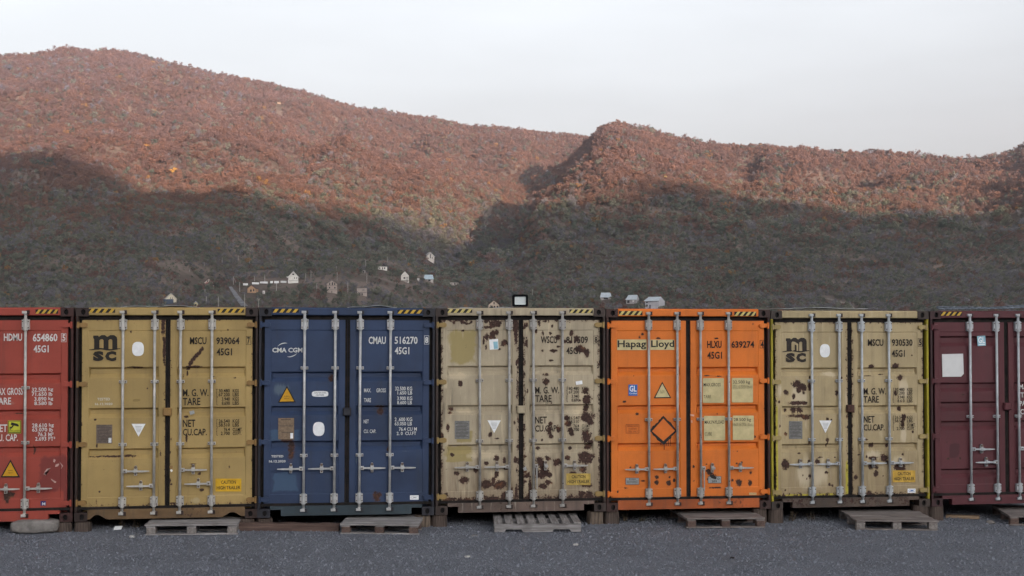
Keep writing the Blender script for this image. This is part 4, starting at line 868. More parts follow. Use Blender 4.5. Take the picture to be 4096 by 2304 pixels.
m = MB(); m.add([(x, -.0075, z+oz) for x, z in i_], [tuple(range(n))]); m.build('glass_pane', N('white_glass', .15, .5).mat, root); bpy.data.materials['white_glass'].node_tree.nodes['Principled BSDF'].inputs['Base Color'].default_value = (.62, .66, .66, 1)
m = MB(); m.box(-hw*.9, hw*.9, .0, .03, -.02, -.012+.006); m.box(-hw-.012, -hw-.004, 0, .03, -.02, hh); m.box(hw+.004, hw+.012, 0, .03, -.02, hh); m.build('bracket', M_PLATE, root)

# loose sheets and cables on the roofs
M_SHEET = plain('grey_roof_sheet', (0.40, 0.42, 0.44), .4, .15, 5, metal=.3)
def sheet(crop, x0, x1, ytop, y, depth, label, seed, bow=.035, n=24):
    a, b = onroof(crop, x0, ytop, y), onroof(crop, x1, ytop, y); z0 = HT+.012; m = MB(); vs = []; rg = random.Random(seed)
    for i in range(n+1):
        t = i/n; x = a[0]+(b[0]-a[0])*t; h = bow*math.sin(math.pi*t)**.7*(.7+.3*math.sin(9*t+seed)); dy = rg.uniform(-.02, .02)
        vs += [(x, y+dy, z0+h), (x, y+dy, z0+h+.006), (x, y+depth, z0+h*.6+.006), (x, y+depth, z0+h*.6)]
    fs = []
    for i in range(n): fs += [(4*i+k, 4*i+(k+1) % 4, 4*i+4+(k+1) % 4, 4*i+4+k) for k in range(4)]
    fs += [(3, 2, 1, 0), (4*n, 4*n+1, 4*n+2, 4*n+3)]
    o = m.add(vs, fs).build('roofing_sheet', M_SHEET); tag(o, label, 'metal sheet', 'loose sheets lying on container roofs')
sheet(2, 268, 735, 70, .05, .8, 'bowed pale metal sheet lying on the mustard container', 1, .03)
sheet(3, 545, 840, 70, .04, .7, 'flat pale metal sheet lying on the navy container', 2, .035)
sheet(4, 372, 482, 100, .05, .4, 'small pale sheet lying beside the floodlight', 3, .012, 8)
sheet(4, 172, 250, 102, .05, .3, 'narrow pale strip at the left end of the cream roof', 6, .006, 6)
sheet(6, 75, 610, 92, .05, .9, 'long bluish metal sheet lying on the beige container', 4, .015)
root = empty('cable_bundle', (8.6, .1, HT)); tag(root, 'bundle of grey blue cables lying along the maroon container roof', 'cable')
rg = random.Random(9); M_CABLE = plain('grey_cable', (0.13, .15, .18), .6, .2)
for k in range(4):
    pts = []; ph = rg.uniform(0, 6)
    for i in range(26):
        t = i/25; x = -1.08+2.5*t; pts.append((x, .03*k-.05+.03*math.sin(7*t+ph), .012+.012*k*abs(math.sin(2.3*t+ph))+.008*math.sin(7*t+ph)**2+(.03 if .35 < t < .85 else 0)*math.sin(math.pi*(t-.35)/.5)))
    MB().tube(pts, .011, 6).build('cable', M_CABLE, root, True)

# ------------------------------------------------------------------ ground: one gravel sheet to the horizon
m = N('gravel', .95, .15); v = m.coord()
n1 = m.noise(v, 80, 4, .75); n2 = m.noise(v, 1.1, 5, .6); n3 = m.vor(v, 75, 'Color'); n4 = m.noise(v, 210, 2, .6)
sp = m.n('ShaderNodeSeparateColor'); m.nt.links.new(n3, sp.inputs[0])
c = m.mix(m.step(n1, .33, .67), (0.115, 0.123, 0.148), (0.32, 0.337, 0.385)); c = m.mix(m.math('MULTIPLY', sp.outputs[0], .5), c, (0.20, 0.212, 0.245)); c = m.mix(m.math('MULTIPLY', m.step(n2, .45, .7), .35), c, (0.098, 0.098, 0.112))
c = m.mix(m.step(n4, .74, .82), c, (0.21, 0.218, 0.24)); m.col(c); m.bump(m.math('ADD', n1, m.math('MULTIPLY', sp.outputs[1], .8)), 1.0, .035); M_GRAVEL = m.mat
xs = sorted(set([-5000, -3000, -900, -300, -90, -40] + [round(-24+.5*i, 2) for i in range(97)] + [40, 90, 300, 900, 3000, 5000])); ys = sorted(set([-5000, -3000, -900, -300, -90, -40] + [round(-20+.5*i, 2) for i in range(67)] + [40, 90, 300, 900, 3000, 5000]))
from mathutils import noise as mn
vs = [(x, y, (gz(max(-24, min(24, x))) + .018*mn.noise(Vector((x*.45, y*.6, 1.3))) + .012*mn.noise(Vector((x*1.4, y*1.6, 3)))) if abs(x) <= 24 and -20 <= y <= 13 else gz(max(-24, min(24, x)))) for y in ys for x in xs]
nx = len(xs); fs = [(j*nx+i, j*nx+i+1, (j+1)*nx+i+1, (j+1)*nx+i) for j in range(len(ys)-1) for i in range(nx-1)]
o = MB().add(vs, fs).build('ground', M_GRAVEL, None, True); tag(o, kind='structure')

def instancer(name, pts, rot, scale, idx, protos, tint=None):
    """one object of scattered bits (geometry nodes on a point cloud)"""
    me = bpy.data.meshes.new(name); n = len(pts); me.vertices.add(n); me.vertices.foreach_set('co', np.asarray(pts, np.float32).ravel())
    def at(nm, ty, a, f): d = me.attributes.new(nm, ty, 'POINT'); d.data.foreach_set(f, np.ascontiguousarray(a).ravel())
    at('rot', 'FLOAT_VECTOR', np.asarray(rot, np.float32), 'vector'); at('scl', 'FLOAT_VECTOR', np.asarray(scale, np.float32), 'vector'); at('idx', 'INT', np.asarray(idx, np.int32), 'value')
    if tint is not None: at('tint', 'FLOAT_COLOR', np.asarray(tint, np.float32), 'color')
    o = bpy.data.objects.new(name, me); COL.objects.link(o)
    lib = bpy.data.collections.new(name + '_kinds')
    for i, p in enumerate(protos): q = bpy.data.objects.new('%s_kind_%02d' % (name, i), p); lib.objects.link(q)
    ng = bpy.data.node_groups.new(name + '_scatter', 'GeometryNodeTree')
    ng.interface.new_socket('Geometry', in_out='INPUT', socket_type='NodeSocketGeometry'); ng.interface.new_socket('Geometry', in_out='OUTPUT', socket_type='NodeSocketGeometry')
    a, z = ng.nodes.new('NodeGroupInput'), ng.nodes.new('NodeGroupOutput'); ip = ng.nodes.new('GeometryNodeInstanceOnPoints'); ci = ng.nodes.new('GeometryNodeCollectionInfo')
    ci.inputs['Collection'].default_value = lib; ci.inputs['Separate Children'].default_value = True; ci.inputs['Reset Children'].default_value = True
    ip.inputs['Pick Instance'].default_value = True
    def na(nm, ty): x = ng.nodes.new('GeometryNodeInputNamedAttribute'); x.data_type = ty; x.inputs['Name'].default_value = nm; return [s for s in x.outputs if s.enabled and s.name == 'Attribute'][0]
    l = ng.links.new; l(a.outputs[0], ip.inputs['Points']); l(ci.outputs[0], ip.inputs['Instance']); l(na('idx', 'INT'), ip.inputs['Instance Index']); l(na('scl', 'FLOAT_VECTOR'), ip.inputs['Scale'])
    er = ng.nodes.new('FunctionNodeEulerToRotation'); l(na('rot', 'FLOAT_VECTOR'), er.inputs[0]); l(er.outputs[0], ip.inputs['Rotation']); l(ip.outputs[0], z.inputs[0])
    md = o.modifiers.new('scatter', 'NODES'); md.node_group = ng
    return o
# loose gravel on the sheet
mg = N('gravel_stone', .9, .2); oi = mg.n('ShaderNodeObjectInfo'); mg.col(mg.mix(oi.outputs['Random'], (0.12, 0.127, 0.15), (0.215, 0.228, 0.265)))
peb = []
for k in range(4):
    rg = random.Random(k); bmv = [Vector(p).normalized() for p in ((0,0,1),(1,0,.2),(.3,.95,.2),(-.8,.6,.1),(-.8,-.6,.2),(.3,-.95,.1),(0,0,-1))]
    vs = [tuple(p*rg.uniform(.7, 1.25)) for p in bmv]; me = bpy.data.meshes.new('gravel_stone'); me.from_pydata(vs, [], [(0,i,i % 5+1) for i in ()] + [(0, i, i+1 if i < 5 else 1) for i in range(1, 6)] + [(6, i+1 if i < 5 else 1, i) for i in range(1, 6)]); me.materials.append(mg.mat); peb.append(me)
n = 120000; px = RNG.uniform(-8.5, 12, n); py = RNG.uniform(-5.6, 1.2, n); s = RNG.gamma(3, .0027, n).clip(.004, .022)
pz = np.array([gz(x) + .018*mn.noise(Vector((x*.45, y*.6, 1.3))) + .012*mn.noise(Vector((x*1.4, y*1.6, 3))) for x, y in zip(px, py)])
o = instancer('gravel_stones', np.stack([px, py, pz + s*.2], 1), RNG.uniform(0, 6.28, (n, 3)), np.stack([s, s*RNG.uniform(.7, 1.2, n), s*.6], 1), RNG.integers(0, 4, n), peb); tag(o, kind='stuff')

# ------------------------------------------------------------------ hills
def vnoise(x, y, seed):
    xi, yi = np.floor(x).astype(np.int64), np.floor(y).astype(np.int64); fx, fy = x-xi, y-yi
    fx, fy = fx*fx*(3-2*fx), fy*fy*(3-2*fy)
    def h(a, b):
        k = (a*374761393 + b*668265263 + seed*974711) & 0x7fffffff; k = ((k ^ (k >> 13))*1274126177) & 0x7fffffff
        return ((k ^ (k >> 16)) & 0xffff)/65535.0
    return (h(xi, yi)*(1-fx) + h(xi+1, yi)*fx)*(1-fy) + (h(xi, yi+1)*(1-fx) + h(xi+1, yi+1)*fx)*fy
def fbm(x, y, seed, o=4):
    t, a = 0, .5
    for k in range(o): t = t + a*vnoise(x*2**k, y*2**k, seed+k); a *= .5
    return t/(1-.5**o)
HZN = 1152 + F*math.tan(PITCH)
def elev(v):                 # tangent of the elevation of a measured row near the middle column
    q = (1152-v)/F; t = math.tan(PITCH); return (q+t)/(1-q*t)
D2N = 4096/2576
def curve(pts): x = np.array([p[0] for p in pts])*D2N; y = np.array([elev(p[1]*D2N) for p in pts]); return lambda u: np.interp(u, x, y)
SKY_L = curve([(-900,220),(-500,175),(-250,150),(-100,140),(0,137),(60,134),(110,128),(150,118),(175,117),(200,121),(235,126),(270,122),(330,130),(400,150),(470,166),(560,186),(640,200),(700,215),(760,230),(830,250),(900,270),(960,276),(1000,283),(1070,292),(1130,303),(1180,315),(1230,316),(1280,322),(1360,330),(1420,335),(1480,340),(1560,370),(1700,430),(2000,560),(2600,700)])
SKY_R = curve([(-900,800),(700,790),(900,735),(1050,680),(1150,635),(1220,580),(1280,510),(1320,440),(1350,392),(1380,366),(1430,352),(1480,338),(1500,326),(1525,313),(1545,309),(1575,315),(1620,325),(1660,338),(1700,348),(1750,358),(1800,366),(1850,370),(1900,370),(1960,374),(2030,378),(2100,385),(2180,388),(2240,386),(2300,392),(2360,400),(2430,405),(2480,400),(2530,390),(2576,372),(2660,330),(2800,290),(3100,250),(3600,240)])
R_L, R_R = 3000.0, 2250.0
def base(d): return np.interp(d, [30, 33, 36, 45, 150, 500, 700, 1000, 4000], [-.6, -.4, .2, .8, 2.0, 4.5, 5, 5, 5])  # near end rises as an unseen bank, added to stop light leaking under the containers
VALLEYS = [([1150, 1300, 1450, 1600, 1800, 2000, 2200, 2400, 2560], [1285, 1255, 1255, 1325, 1372, 1388, 1400, 1430, 1470], [0, 14, 30, 46, 60, 62, 46, 18, 0], 120, 44),
           ([1900, 2020, 2120, 2190], [1866, 1880, 1888, 1893], [0, 22, 26, 0], 30, 22),
           ([1480, 1650, 1800, 1950, 2100], [1760, 1900, 2010, 2150, 2380], [0, 30, 46, 40, 0], 90, 60),
           ([1900, 2150, 2400, 2700], [835, 838, 842, 850], [0, 26, 30, 0], 40, 24),
           ([1700, 2000, 2300, 2650], [1010, 1030, 1040, 1060], [0, 20, 24, 0], 60, 40),
           ([1600, 2000, 2400, 2700], [420, 400, 370, 330], [0, 26, 26, 0], 90, 50)]
def terr(u, d):
    u = np.asarray(u, float); d = np.asarray(d, float); b = base(d)
    foot = np.interp(u, np.array([-900, 700, 1000, 1250, 1420, 1600])*D2N, [680, 680, 710, 800, 1000, 1200])
    t = (d-foot)/(R_L-foot); tc = np.clip(t, 0, 1)
    x = d*(u-2048)/F
    n1 = fbm(x/420+7, d/520, 3) - .5; gul = np.abs(fbm(x/150, d/900, 9, 3) - .5)*2; n2 = fbm(x/90, d/90, 5, 3) - .5
    rel = 4*tc*(1-tc)
    hl = (R_L*SKY_L(u) - 12)*np.where(t < 1, tc**1.18, 1 - .5*np.clip(t-1, 0, 2)) + rel*(95*n1 + 105*(gul-.3) + 30*n2)
    foot2 = 690; t2 = (d-foot2)/(R_R-foot2); c2 = np.clip(t2, 0, 1); rel2 = 4*c2*(1-c2)
    n3 = fbm((x+.55*d)/330+31, (d-.3*x)/230+4, 21, 3) - .5; g2 = np.abs(fbm((x+.8*d)/300+9, d/700+2, 33, 3) - .5)*2
    hr = (R_R*SKY_R(u) - 7)*np.where(t2 < 1, c2**1.28, 1 - 1.1*np.clip(t2-1, 0, 2)) + rel2*(60*n3 + 75*(g2-.36) + 22*n2)*np.clip((SKY_R(u)-.01)/.05, 0, 1)
    for (dk, uk, ak, wl, wr) in VALLEYS:                 # side valleys cut into the slope: gentle left bank, steep right bank
        uc = np.interp(d, dk, np.array(uk)*D2N); q = (u-uc)*d/F; A = np.interp(d, dk, ak, left=0, right=0)
        cut = A*np.exp(-(q/np.where(q < 0, wl, wr))**2); hl = hl - cut; hr = hr - cut
    k = 9.0; m = np.maximum(hl, hr); h = m + k*np.log(np.exp((hl-m)/k) + np.exp((hr-m)/k)) - k*math.log(2)*np.exp(-np.abs(hl-hr)/(3*k))
    return b + np.maximum(h, -2) + CAM[2]*np.clip(d/600, 0, 1)
def world(u, d):
    """distance d along the view axis in plan, measured column u -> x,y"""
    a = (np.asarray(u)-2048)/F; return CAM[0] + d*(a*cy_ + sy_), CAM[1] + d*(-a*sy_ + cy_)
DD = np.geomspace(60, 3400, 1500)
def uv_of(x, y, z):
    p = np.array([x, y, z]) - CAM; xx = p[0]*cy_ - p[1]*sy_; yy = p[0]*sy_ + p[1]*cy_; dep = yy*cp_ + p[2]*sp_; return 2048 + F*xx/dep, 1152 - F*(-yy*sp_ + p[2]*cp_)/dep
def hit(u, v):
    """where a measured place lies on the hills: x, y, z, distance"""
    z = terr(np.full_like(DD, u), DD); e = (z-CAM[2])/DD; tgt = elev(v); ok = np.nonzero((e >= tgt) & (DD > 500))[0]
    d = DD[ok[0]] if len(ok) else DD[int(np.argmax(e))]; uc = u
    x, y = world(uc, d); return float(x), float(y), float(terr(np.array([uc]), np.array([d]))[0]), float(d)

us = np.arange(-1500, 5701, 13.0); ds = np.concatenate([np.array([30, 33, 36, 45, 80, 150, 300, 450, 560]), np.linspace(640, 3300, 300)])
U, Dm = np.meshgrid(us, ds); Z = terr(U, Dm); X, Y = world(U, Dm)
m = N('hill_ground', .95, .1); v = m.coord()
c = m.mix(m.step(m.noise(v, .02, 5), .4, .65), (0.085, 0.066, 0.055), (0.165, 0.128, 0.110)); c = m.mix(m.step(m.noise(v, .3, 4, .7), .5, .7), c, (0.060, 0.055, 0.038)); m.col(c)
me = bpy.data.meshes.new('hills'); ny, nx = U.shape; idx = np.arange(ny*nx).reshape(ny, nx)
q = np.stack([idx[:-1, :-1], idx[:-1, 1:], idx[1:, 1:], idx[1:, :-1]], 2).reshape(-1, 4)
me.from_pydata(np.stack([X, Y, Z], 2).reshape(-1, 3).tolist(), [], q.tolist()); me.materials.append(m.mat); me.polygons.foreach_set('use_smooth', [True]*len(me.polygons)); HILLM = m.mat
o = bpy.data.objects.new('hills', me); COL.objects.link(o); tag(o, kind='structure')

# ------------------------------------------------------------------ sun direction and the ridge behind the camera whose shade covers the yard
SUN_AZ, SUN_EL = R(SUN_AZ_DEG), R(SUN_EL_DEG)          # azimuth: from straight behind the camera row towards +x
SH = np.array([math.sin(SUN_AZ), -math.cos(SUN_AZ)]); SUN = Vector((SH[0]*math.cos(SUN_EL), SH[1]*math.cos(SUN_EL), math.sin(SUN_EL)))
PERP = np.array([-SH[1], SH[0]]); RD = 3600.0
prof = []
for (a, b) in ((-700,330),(-300,350),(0,388),(80,392),(150,408),(250,438),(320,458),(420,490),(480,508),(560,520),(640,524),(720,532),(800,536),(900,542),(1000,548),(1100,548),(1200,560),(1280,575),(1350,566),(1420,550),(1500,530),(1580,515),(1660,508),(1750,512),(1850,520),(1950,525),(2050,540),(2150,548),(2250,548),(2350,546),(2450,560),(2576,566),(2800,570),(3200,570)):
    x, y, z, d = hit(a*D2N, b*D2N); p = np.array([x, y]); prof.append((float(p @ PERP), z + 4 + (38 if 1050 < a < 1300 else 0) + (RD - p @ SH)*math.tan(SUN_EL)))
prof.sort(); ps = np.array([p[0] for p in prof]); pz = np.array([p[1] for p in prof])
S = np.concatenate([np.arange(-3000, -600, 60.0), np.arange(-600, 1400, 14.0), np.arange(1400, 4001, 60.0)]); fine_s = np.arange(-3200, 4200, 8.0); fz = np.interp(fine_s, ps, pz); kr = np.exp(-.5*(np.arange(-20, 21)*8/48.0)**2); kr /= kr.sum(); fz = np.convolve(np.pad(fz, 20, mode='edge'), kr, 'valid'); crest = np.interp(S, fine_s, fz)
T = np.array([-1500, -1100, -800, -500, -250, -100, 0, 150, 500, 1200]); Fz = np.array([0, .06, .2, .45, .75, .93, 1, .9, .55, 0])
vs = []
for t, f in zip(T, Fz):
    for s, cz in zip(S, crest):
        nz = (fbm(np.array([s/300.]), np.array([t/300.+50]), 2)[0]-.5)*160*f*(1-f)*2
        px_, py_ = SH*(RD+t) + PERP*s; vs.append((px_, py_, cz*f + nz - 2))
HAZE_TOP = max(700.0, max(p[2] for p in vs) + 12, float(Z.max()) + 25)
nx = len(S); fs = [(j*nx+i, j*nx+i+1, (j+1)*nx+i+1, (j+1)*nx+i) for j in range(len(T)-1) for i in range(nx-1)]
o = MB().add(vs, fs).build('hills', HILLM, None, True); tag(o, kind='structure')

# ------------------------------------------------------------------ houses and poles far up the slope
def face(o, x, y): o.rotation_euler[2] = math.atan2(x-CAM[0], y-CAM[1])*-1
CLEAR = []                          # (u0, u1, d_near, d_far) kept free of trees
def spot(crop, x0, x1, yb, near=52, pad=2):
    u0, vb = pix(crop, x0, yb); u1, _ = pix(crop, x1, yb); x, y, z, d = hit((u0+u1)/2, vb); CLEAR.append((u0-pad, u1+pad, d-near, d+14)); return Vector((x, y, z)), d, (u1-u0)*d/F
HM = {}
def hm(c, var=.12):
    if c not in HM: HM[c] = plain('house_surface', c, .8, var, .6)
    return HM[c]
DKW = (0.03, .027, .028)
def house(crop, x0, x1, ya, yb, label, wall, roof, wall_h=.5, side='gable', wins=(), yaw=0.0, over=.08, depth=1.1, storeys=(), base_c=None, roofless=False, extra=None):
    """box of the measured width and height; side: which face looks at the camera; wins: fractions (x0,x1,z0,z1)"""
    p, d, w = spot(crop, x0, x1, yb); k = CROP[crop][2]; h = (yb-ya)/k*d/F; dp = w*depth
    root = empty('house', p); face(root, p.x, p.y); root.rotation_euler[2] += yaw; tag(root, label, 'house', 'houses scattered on the lower hillside')
    hw = w/2*.94; zw = h*wall_h; m = MB()
    if side == 'gable' and not roofless:
        m.prism([(-hw, -6), (hw, -6), (hw, zw), (0, h*.97), (-hw, zw)], 0, dp)
    else: m.prism([(-hw, -6), (hw, -6), (hw, zw), (-hw, zw)], 0, dp); 
    m.build('wall', hm(wall), root)
    if side == 'gable' and not roofless:
        ov = w*over
        for s in (-1, 1):
            sl = (h*.97-zw)/hw; m = MB(); q = [(0, h), (s*(hw+ov), zw-sl*ov), (s*(hw+ov), zw-sl*ov+.25), (0, h+.25)]
            m.prism(sorted_ccw(q), -w*over, dp+w*over); m.build('roof', hm(roof), root)
    elif side == 'slope':
        m = MB(); ov = w*.05; yy = dp/2
        vs = [(-hw-ov, -ov*2, zw-.1), (hw+ov, -ov*2, zw-.1), (hw*.86, yy, h), (-hw*.86, yy, h), (hw*.86+ov, dp+ov, zw-.1), (-hw*.86-ov, dp+ov, zw-.1)]
        vs += [(a, b_, c_-.2) for a, b_, c_ in vs]
        m.add(vs, [(0, 1, 2, 3), (3, 2, 4, 5), (7, 6, 9, 8), (8, 9, 11, 10), (0, 6, 7, 1), (1, 7, 8, 2), (2, 8, 10, 4), (0, 3, 9, 6), (3, 5, 11, 9), (5, 4, 10, 11)]); m.build('roof', hm(roof), root)
        m = MB(); 
        for s in (-1, 1): m.add([(s*hw*.93, 0, zw-.1), (s*hw*.93, dp, zw-.1), (s*hw*.84, yy, h-.1)], [(0, 1, 2)])
        m.build('gable', hm(wall), root)
    elif side == 'flat':
        m = MB(); m.box(-hw*1.08, hw*1.08, -w*.06, dp, zw, zw+.3); m.build('roof', hm(roof), root)
    for (a, b_, c_, e, *t) in wins:
        m = MB(); m.box(-hw+2*hw*a, -hw+2*hw*b_, -.06, .05, h*c_, h*e); m.build(t[0] if t else 'window', hm(t[1] if len(t) > 1 else DKW), root)
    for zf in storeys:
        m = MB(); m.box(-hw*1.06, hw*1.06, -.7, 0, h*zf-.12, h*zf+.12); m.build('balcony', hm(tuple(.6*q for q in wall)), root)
    return root, hw, h, dp
WH = (0.60, .58, .54)
r, hw, h, dp = house('h3', 232, 392, 792, 925, 'cream white gabled house with a blue grey annex just above the mustard container', (0.55, .49, .38), (0.45, .42, .36), .45, wins=((.40, .45, .42, .60), (.58, .63, .42, .60)), yaw=.1)
m = MB(); m.box(-hw*2.05, hw*.25, -5, -.3, -8, h*.38); m.build('annex', hm((0.05, .065, .095)), r)
house('h3', 778, 948, 570, 690, 'house with a pink gable and dark veranda above the mustard container', (0.42, .36, .32), (0.10, .06, .055), .40, wins=((.12, .42, .0, .30, 'veranda'), (.58, .88, .0, .30, 'veranda'), (.04, .96, .33, .42, 'gable_board', (.20, .06, .05)), (.25, .75, .45, .56, 'gable_board', (.34, .17, .14)), (.36, .45, .58, .76), (.55, .64, .58, .76)))
house('h3', 1425, 1555, 670, 785, 'small orange brown cottage between the gravel track and the white boundary wall', (0.38, .24, .15), (0.09, .06, .06), .58, wins=((.35, .55, .15, .42), (.72, .86, .2, .5)), yaw=-.3)
r, hw, h, dp = house('h3', 2030, 2185, 468, 640, 'tall white chalet with steep gable at the right end of the white boundary wall', WH, (0.6, .59, .57), .55, wins=((.40, .58, .70, .82), (.58, .65, .38, .52), (.80, .86, .38, .52), (.05, .95, .20, .235, 'ledge', (.2, .18, .17))), over=.1)
m = MB(); m.box(-hw*1.35, -hw*.5, -.5, dp*.6, h*.52, h*.57); m.build('balcony', hm(WH), r)
r, _, _, _ = house('h3', 640, 705, 905, 985, 'tiny hut with a pale blue roof above the hazard stripes of the mustard container', (0.42, .36, .22), (0.18, .22, .33), .62, wins=((.3, .7, .15, .5),)); r.name = 'hut'
r, _, _, _ = house('h3', 1655, 1692, 745, 800, 'narrow white shed right of the orange brown cottage', (0.55, .52, .5), (0.45, .42, .40), .8, 'flat', wins=((.35, .65, .05, .5, 'door', (.2, .17, .16)),)); r.name = 'shed'
house('h4', 392, 548, 596, 785, 'unfinished three storey concrete house with balconies above the navy container', (0.34, .28, .25), (0.22, .19, .18), .72, wins=((.22, .32, .62, .80), (.48, .60, .62, .84), (.72, .82, .62, .8), (.2, .32, .36, .48), (.72, .85, .36, .48), (.45, .52, .02, .18, 'door', DKW)), storeys=(.26, .58), over=.08)
house('h4', 832, 990, 703, 825, 'two storey flat roofed grey concrete house right of the three storey one', (0.30, .25, .225), (0.10, .085, .08), .95, 'flat', wins=((.1, .95, .38, .42, 'ledge', DKW), (.22, .36, .05, .32), (.45, .58, .05, .32, 'door', DKW), (.55, .75, .58, .82, 'window', (.2, .17, .16))))
r, hw, h, dp = house('h4', 1140, 1285, 345, 440, 'roofless white walled house with three dark window holes', (0.55, .52, .48), (0.05, .045, .045), .5, roofless=True, wins=((.15, .27, .14, .40), (.46, .56, .05, .40, 'door', DKW), (.66, .8, .14, .40)))
m = MB(); m.prism(sorted_ccw([(-hw*.3, h*.5), (hw*.1, h*.96), (hw*.85, h*.5)]), dp*.5, dp*.55); m.tube([(hw*.1, dp*.1, h*.95), (hw*.9, dp*.1, h*.5)], .2); m.build('roof_frame', hm((.045, .04, .04)), r)
r, _, _, _ = house('h4', 912, 962, 450, 487, 'tiny grey ruin with one dark opening left of the roofless white house', (0.34, .31, .29), (0.2, .18, .17), .9, 'flat', wins=((.3, .7, .1, .75, 'door', DKW),)); r.name = 'ruin'
house('h4', 1482, 1604, 462, 622, 'white house on a slope with a broken dark gable roof', (0.53, .50, .46), (0.045, .04, .045), .58, wins=((.32, .55, .28, .42), (.03, .97, .08, .13, 'ledge', (.15, .13, .12)), (.05, .95, 0, .08, 'plinth', (.30, .26, .24))), over=.06)
r, _, _, _ = house('h4', 1722, 1756, 568, 606, 'very small white shed left of the pale blue metal roof', (0.58, .56, .54), (0.5, .48, .46), .88, 'flat', wins=((.3, .6, .05, .5, 'door', (.25, .22, .2)),)); r.name = 'shed'
house('h4', 1822, 1966, 512, 612, 'low house under a large pale blue metal roof above the cream container', (0.40, .36, .33), (0.33, .40, .45), .33, 'slope', wins=((.45, .70, 0, .3),))
house('h4', 2206, 2338, 622, 672, 'long low pale ruin with one dark doorway', (0.38, .34, .31), (0.25, .22, .2), .85, 'flat', wins=((.5, .62, .15, .75, 'door', DKW), (.15, .22, .3, .6), (.8, .88, .3, .6)))
house('h4', 1852, 1982, 182, 318, 'uppermost white house with a bright roof edge, highest on the slope', (0.52, .47, .43), (0.60, .58, .58), .58, wins=((.44, .56, .35, .80), (.68, .78, .32, .5), (.15, .3, .25, .45, 'window', (.25, .2, .18))), yaw=.25)
house('h5', 168, 320, 778, 885, 'beige gabled house behind the cream container left of the floodlight', (0.46, .37, .29), (0.11, .065, .055), .42, wins=((.22, .38, .12, .32), (.48, .62, .12, .32), (.74, .88, .12, .32), (.46, .56, .52, .78)))
house('h5', 1612, 1758, 680, 772, 'small house with a sloping pale blue roof, left of the two other pale roofed houses', (0.34, .31, .30), (0.38, .42, .455), .36, 'slope', wins=((.3, .7, .05, .32),))
house('h5', 1942, 2088, 708, 825, 'house with a tilted pale roof, middle of the three pale roofed houses', (0.30, .28, .28), (0.38, .42, .455), .50, 'slope', wins=((.1, .3, .1, .4), (.6, .75, .2, .42, 'window', (.6, .58, .57))), yaw=-.25)
r, hw, h, dp = house('h5', 2178, 2380, 730, 905, 'tall pale grey block house with a white side wall behind the orange container', (0.40, .39, .42), (0.40, .44, .475), .70, 'slope', wins=((.08, .2, .52, .62), (.08, .2, .28, .42), (.3, .42, .1, .4, 'door', (.1, .1, .12))), yaw=-.35)
x, y, z, d = hit(1112, 418); CLEAR.append((1098, 1126, d-120, d+15)); root = empty('hut', (x, y, z)); face(root, x, y); tag(root, 'lone pale hut high on the sunlit forested mountain', 'house')
m = MB(); m.prism([(-3.4, -4), (3.4, -4), (3.4, 2.4), (-3.4, 2.4)], 0, 5); m.build('wall', hm((.20, .15, .115)), root); m = MB(); m.prism([(-3.9, 2.4), (3.9, 2.4), (2.9, 4.2), (-2.9, 4.2)], -.5, 5.5); m.build('roof', hm((.17, .13, .1)), root)
# white boundary wall in broken lengths
segs = [(1370, 1440, 638, 668), (1500, 1602, 628, 656), (1618, 1730, 622, 648), (1768, 1806, 612, 640), (1826, 1896, 608, 640), (1920, 2006, 606, 634), (2028, 2140, 596, 634)]
p0, d0, _ = spot('h3', 1370, 1440, 668); root = empty('boundary_wall', p0); tag(root, 'white boundary wall in broken lengths leading to the tall white chalet', 'wall')
for (a, b, t, e) in segs:
    p, d, w = spot('h3', a, b, e); h = (e-t)/3.68*d/F; q = p - p0; m = MB(); m.box(-w/2, w/2, -.2, .2, -2, h); o = m.build('wall_panel', hm((.60, .60, .60)), root); o.location = q; face(o, p.x, p.y)
# gravel track and the pale slope path
def track(crop, pts, widths, name, mat, lift=.5):
    L_, R_ = [], []
    rows = []
    for (a, b), w in zip(pts, widths):
        u, v_ = pix(crop, a, b); x, y, z, d = hit(u, v_); rows.append((u, d, w)); 
    fine = []
    for (u0, d0, w0), (u1, d1, w1) in zip(rows[:-1], rows[1:]):
        for i in range(8): t = i/8; fine.append((u0+(u1-u0)*t, d0+(d1-d0)*t, w0+(w1-w0)*t))
    fine.append(rows[-1]); vs = []
    for (u, d, w) in fine:
        du = w/2*F/d
        for s in (-1, 0, 1): x, y = world(u+s*du, d); vs.append((float(x), float(y), float(terr(np.array([u+s*du]), np.array([d]))[0])+lift))
        CLEAR.append((u-du-2, u+du+2, d-34, d+14))
    fs = []
    for i in range(len(fine)-1): fs += [(3*i, 3*i+1, 3*i+4, 3*i+3), (3*i+1, 3*i+2, 3*i+5, 3*i+4)]
    o = MB().add(vs, fs).build(name, mat); return tag(o, kind='structure')
track('h3', [(1180, 700), (1225, 765), (1290, 860), (1340, 930), (1390, 990)], (2, 2.6, 3.2, 3.6, 4), 'gravel_track', plain('track_gravel', (.15, .15, .16), .95, .4, .35))
PATHM = plain('bare_earth', (0.20, .15, .125), .95, .2, .1)
track('w', [(1205, 680), (1280, 700), (1360, 725), (1450, 762)], (3.5, 4.5, 5, 6), 'dirt_path', plain('pale_dirt', (.17, .14, .115), .95, .35, .3))
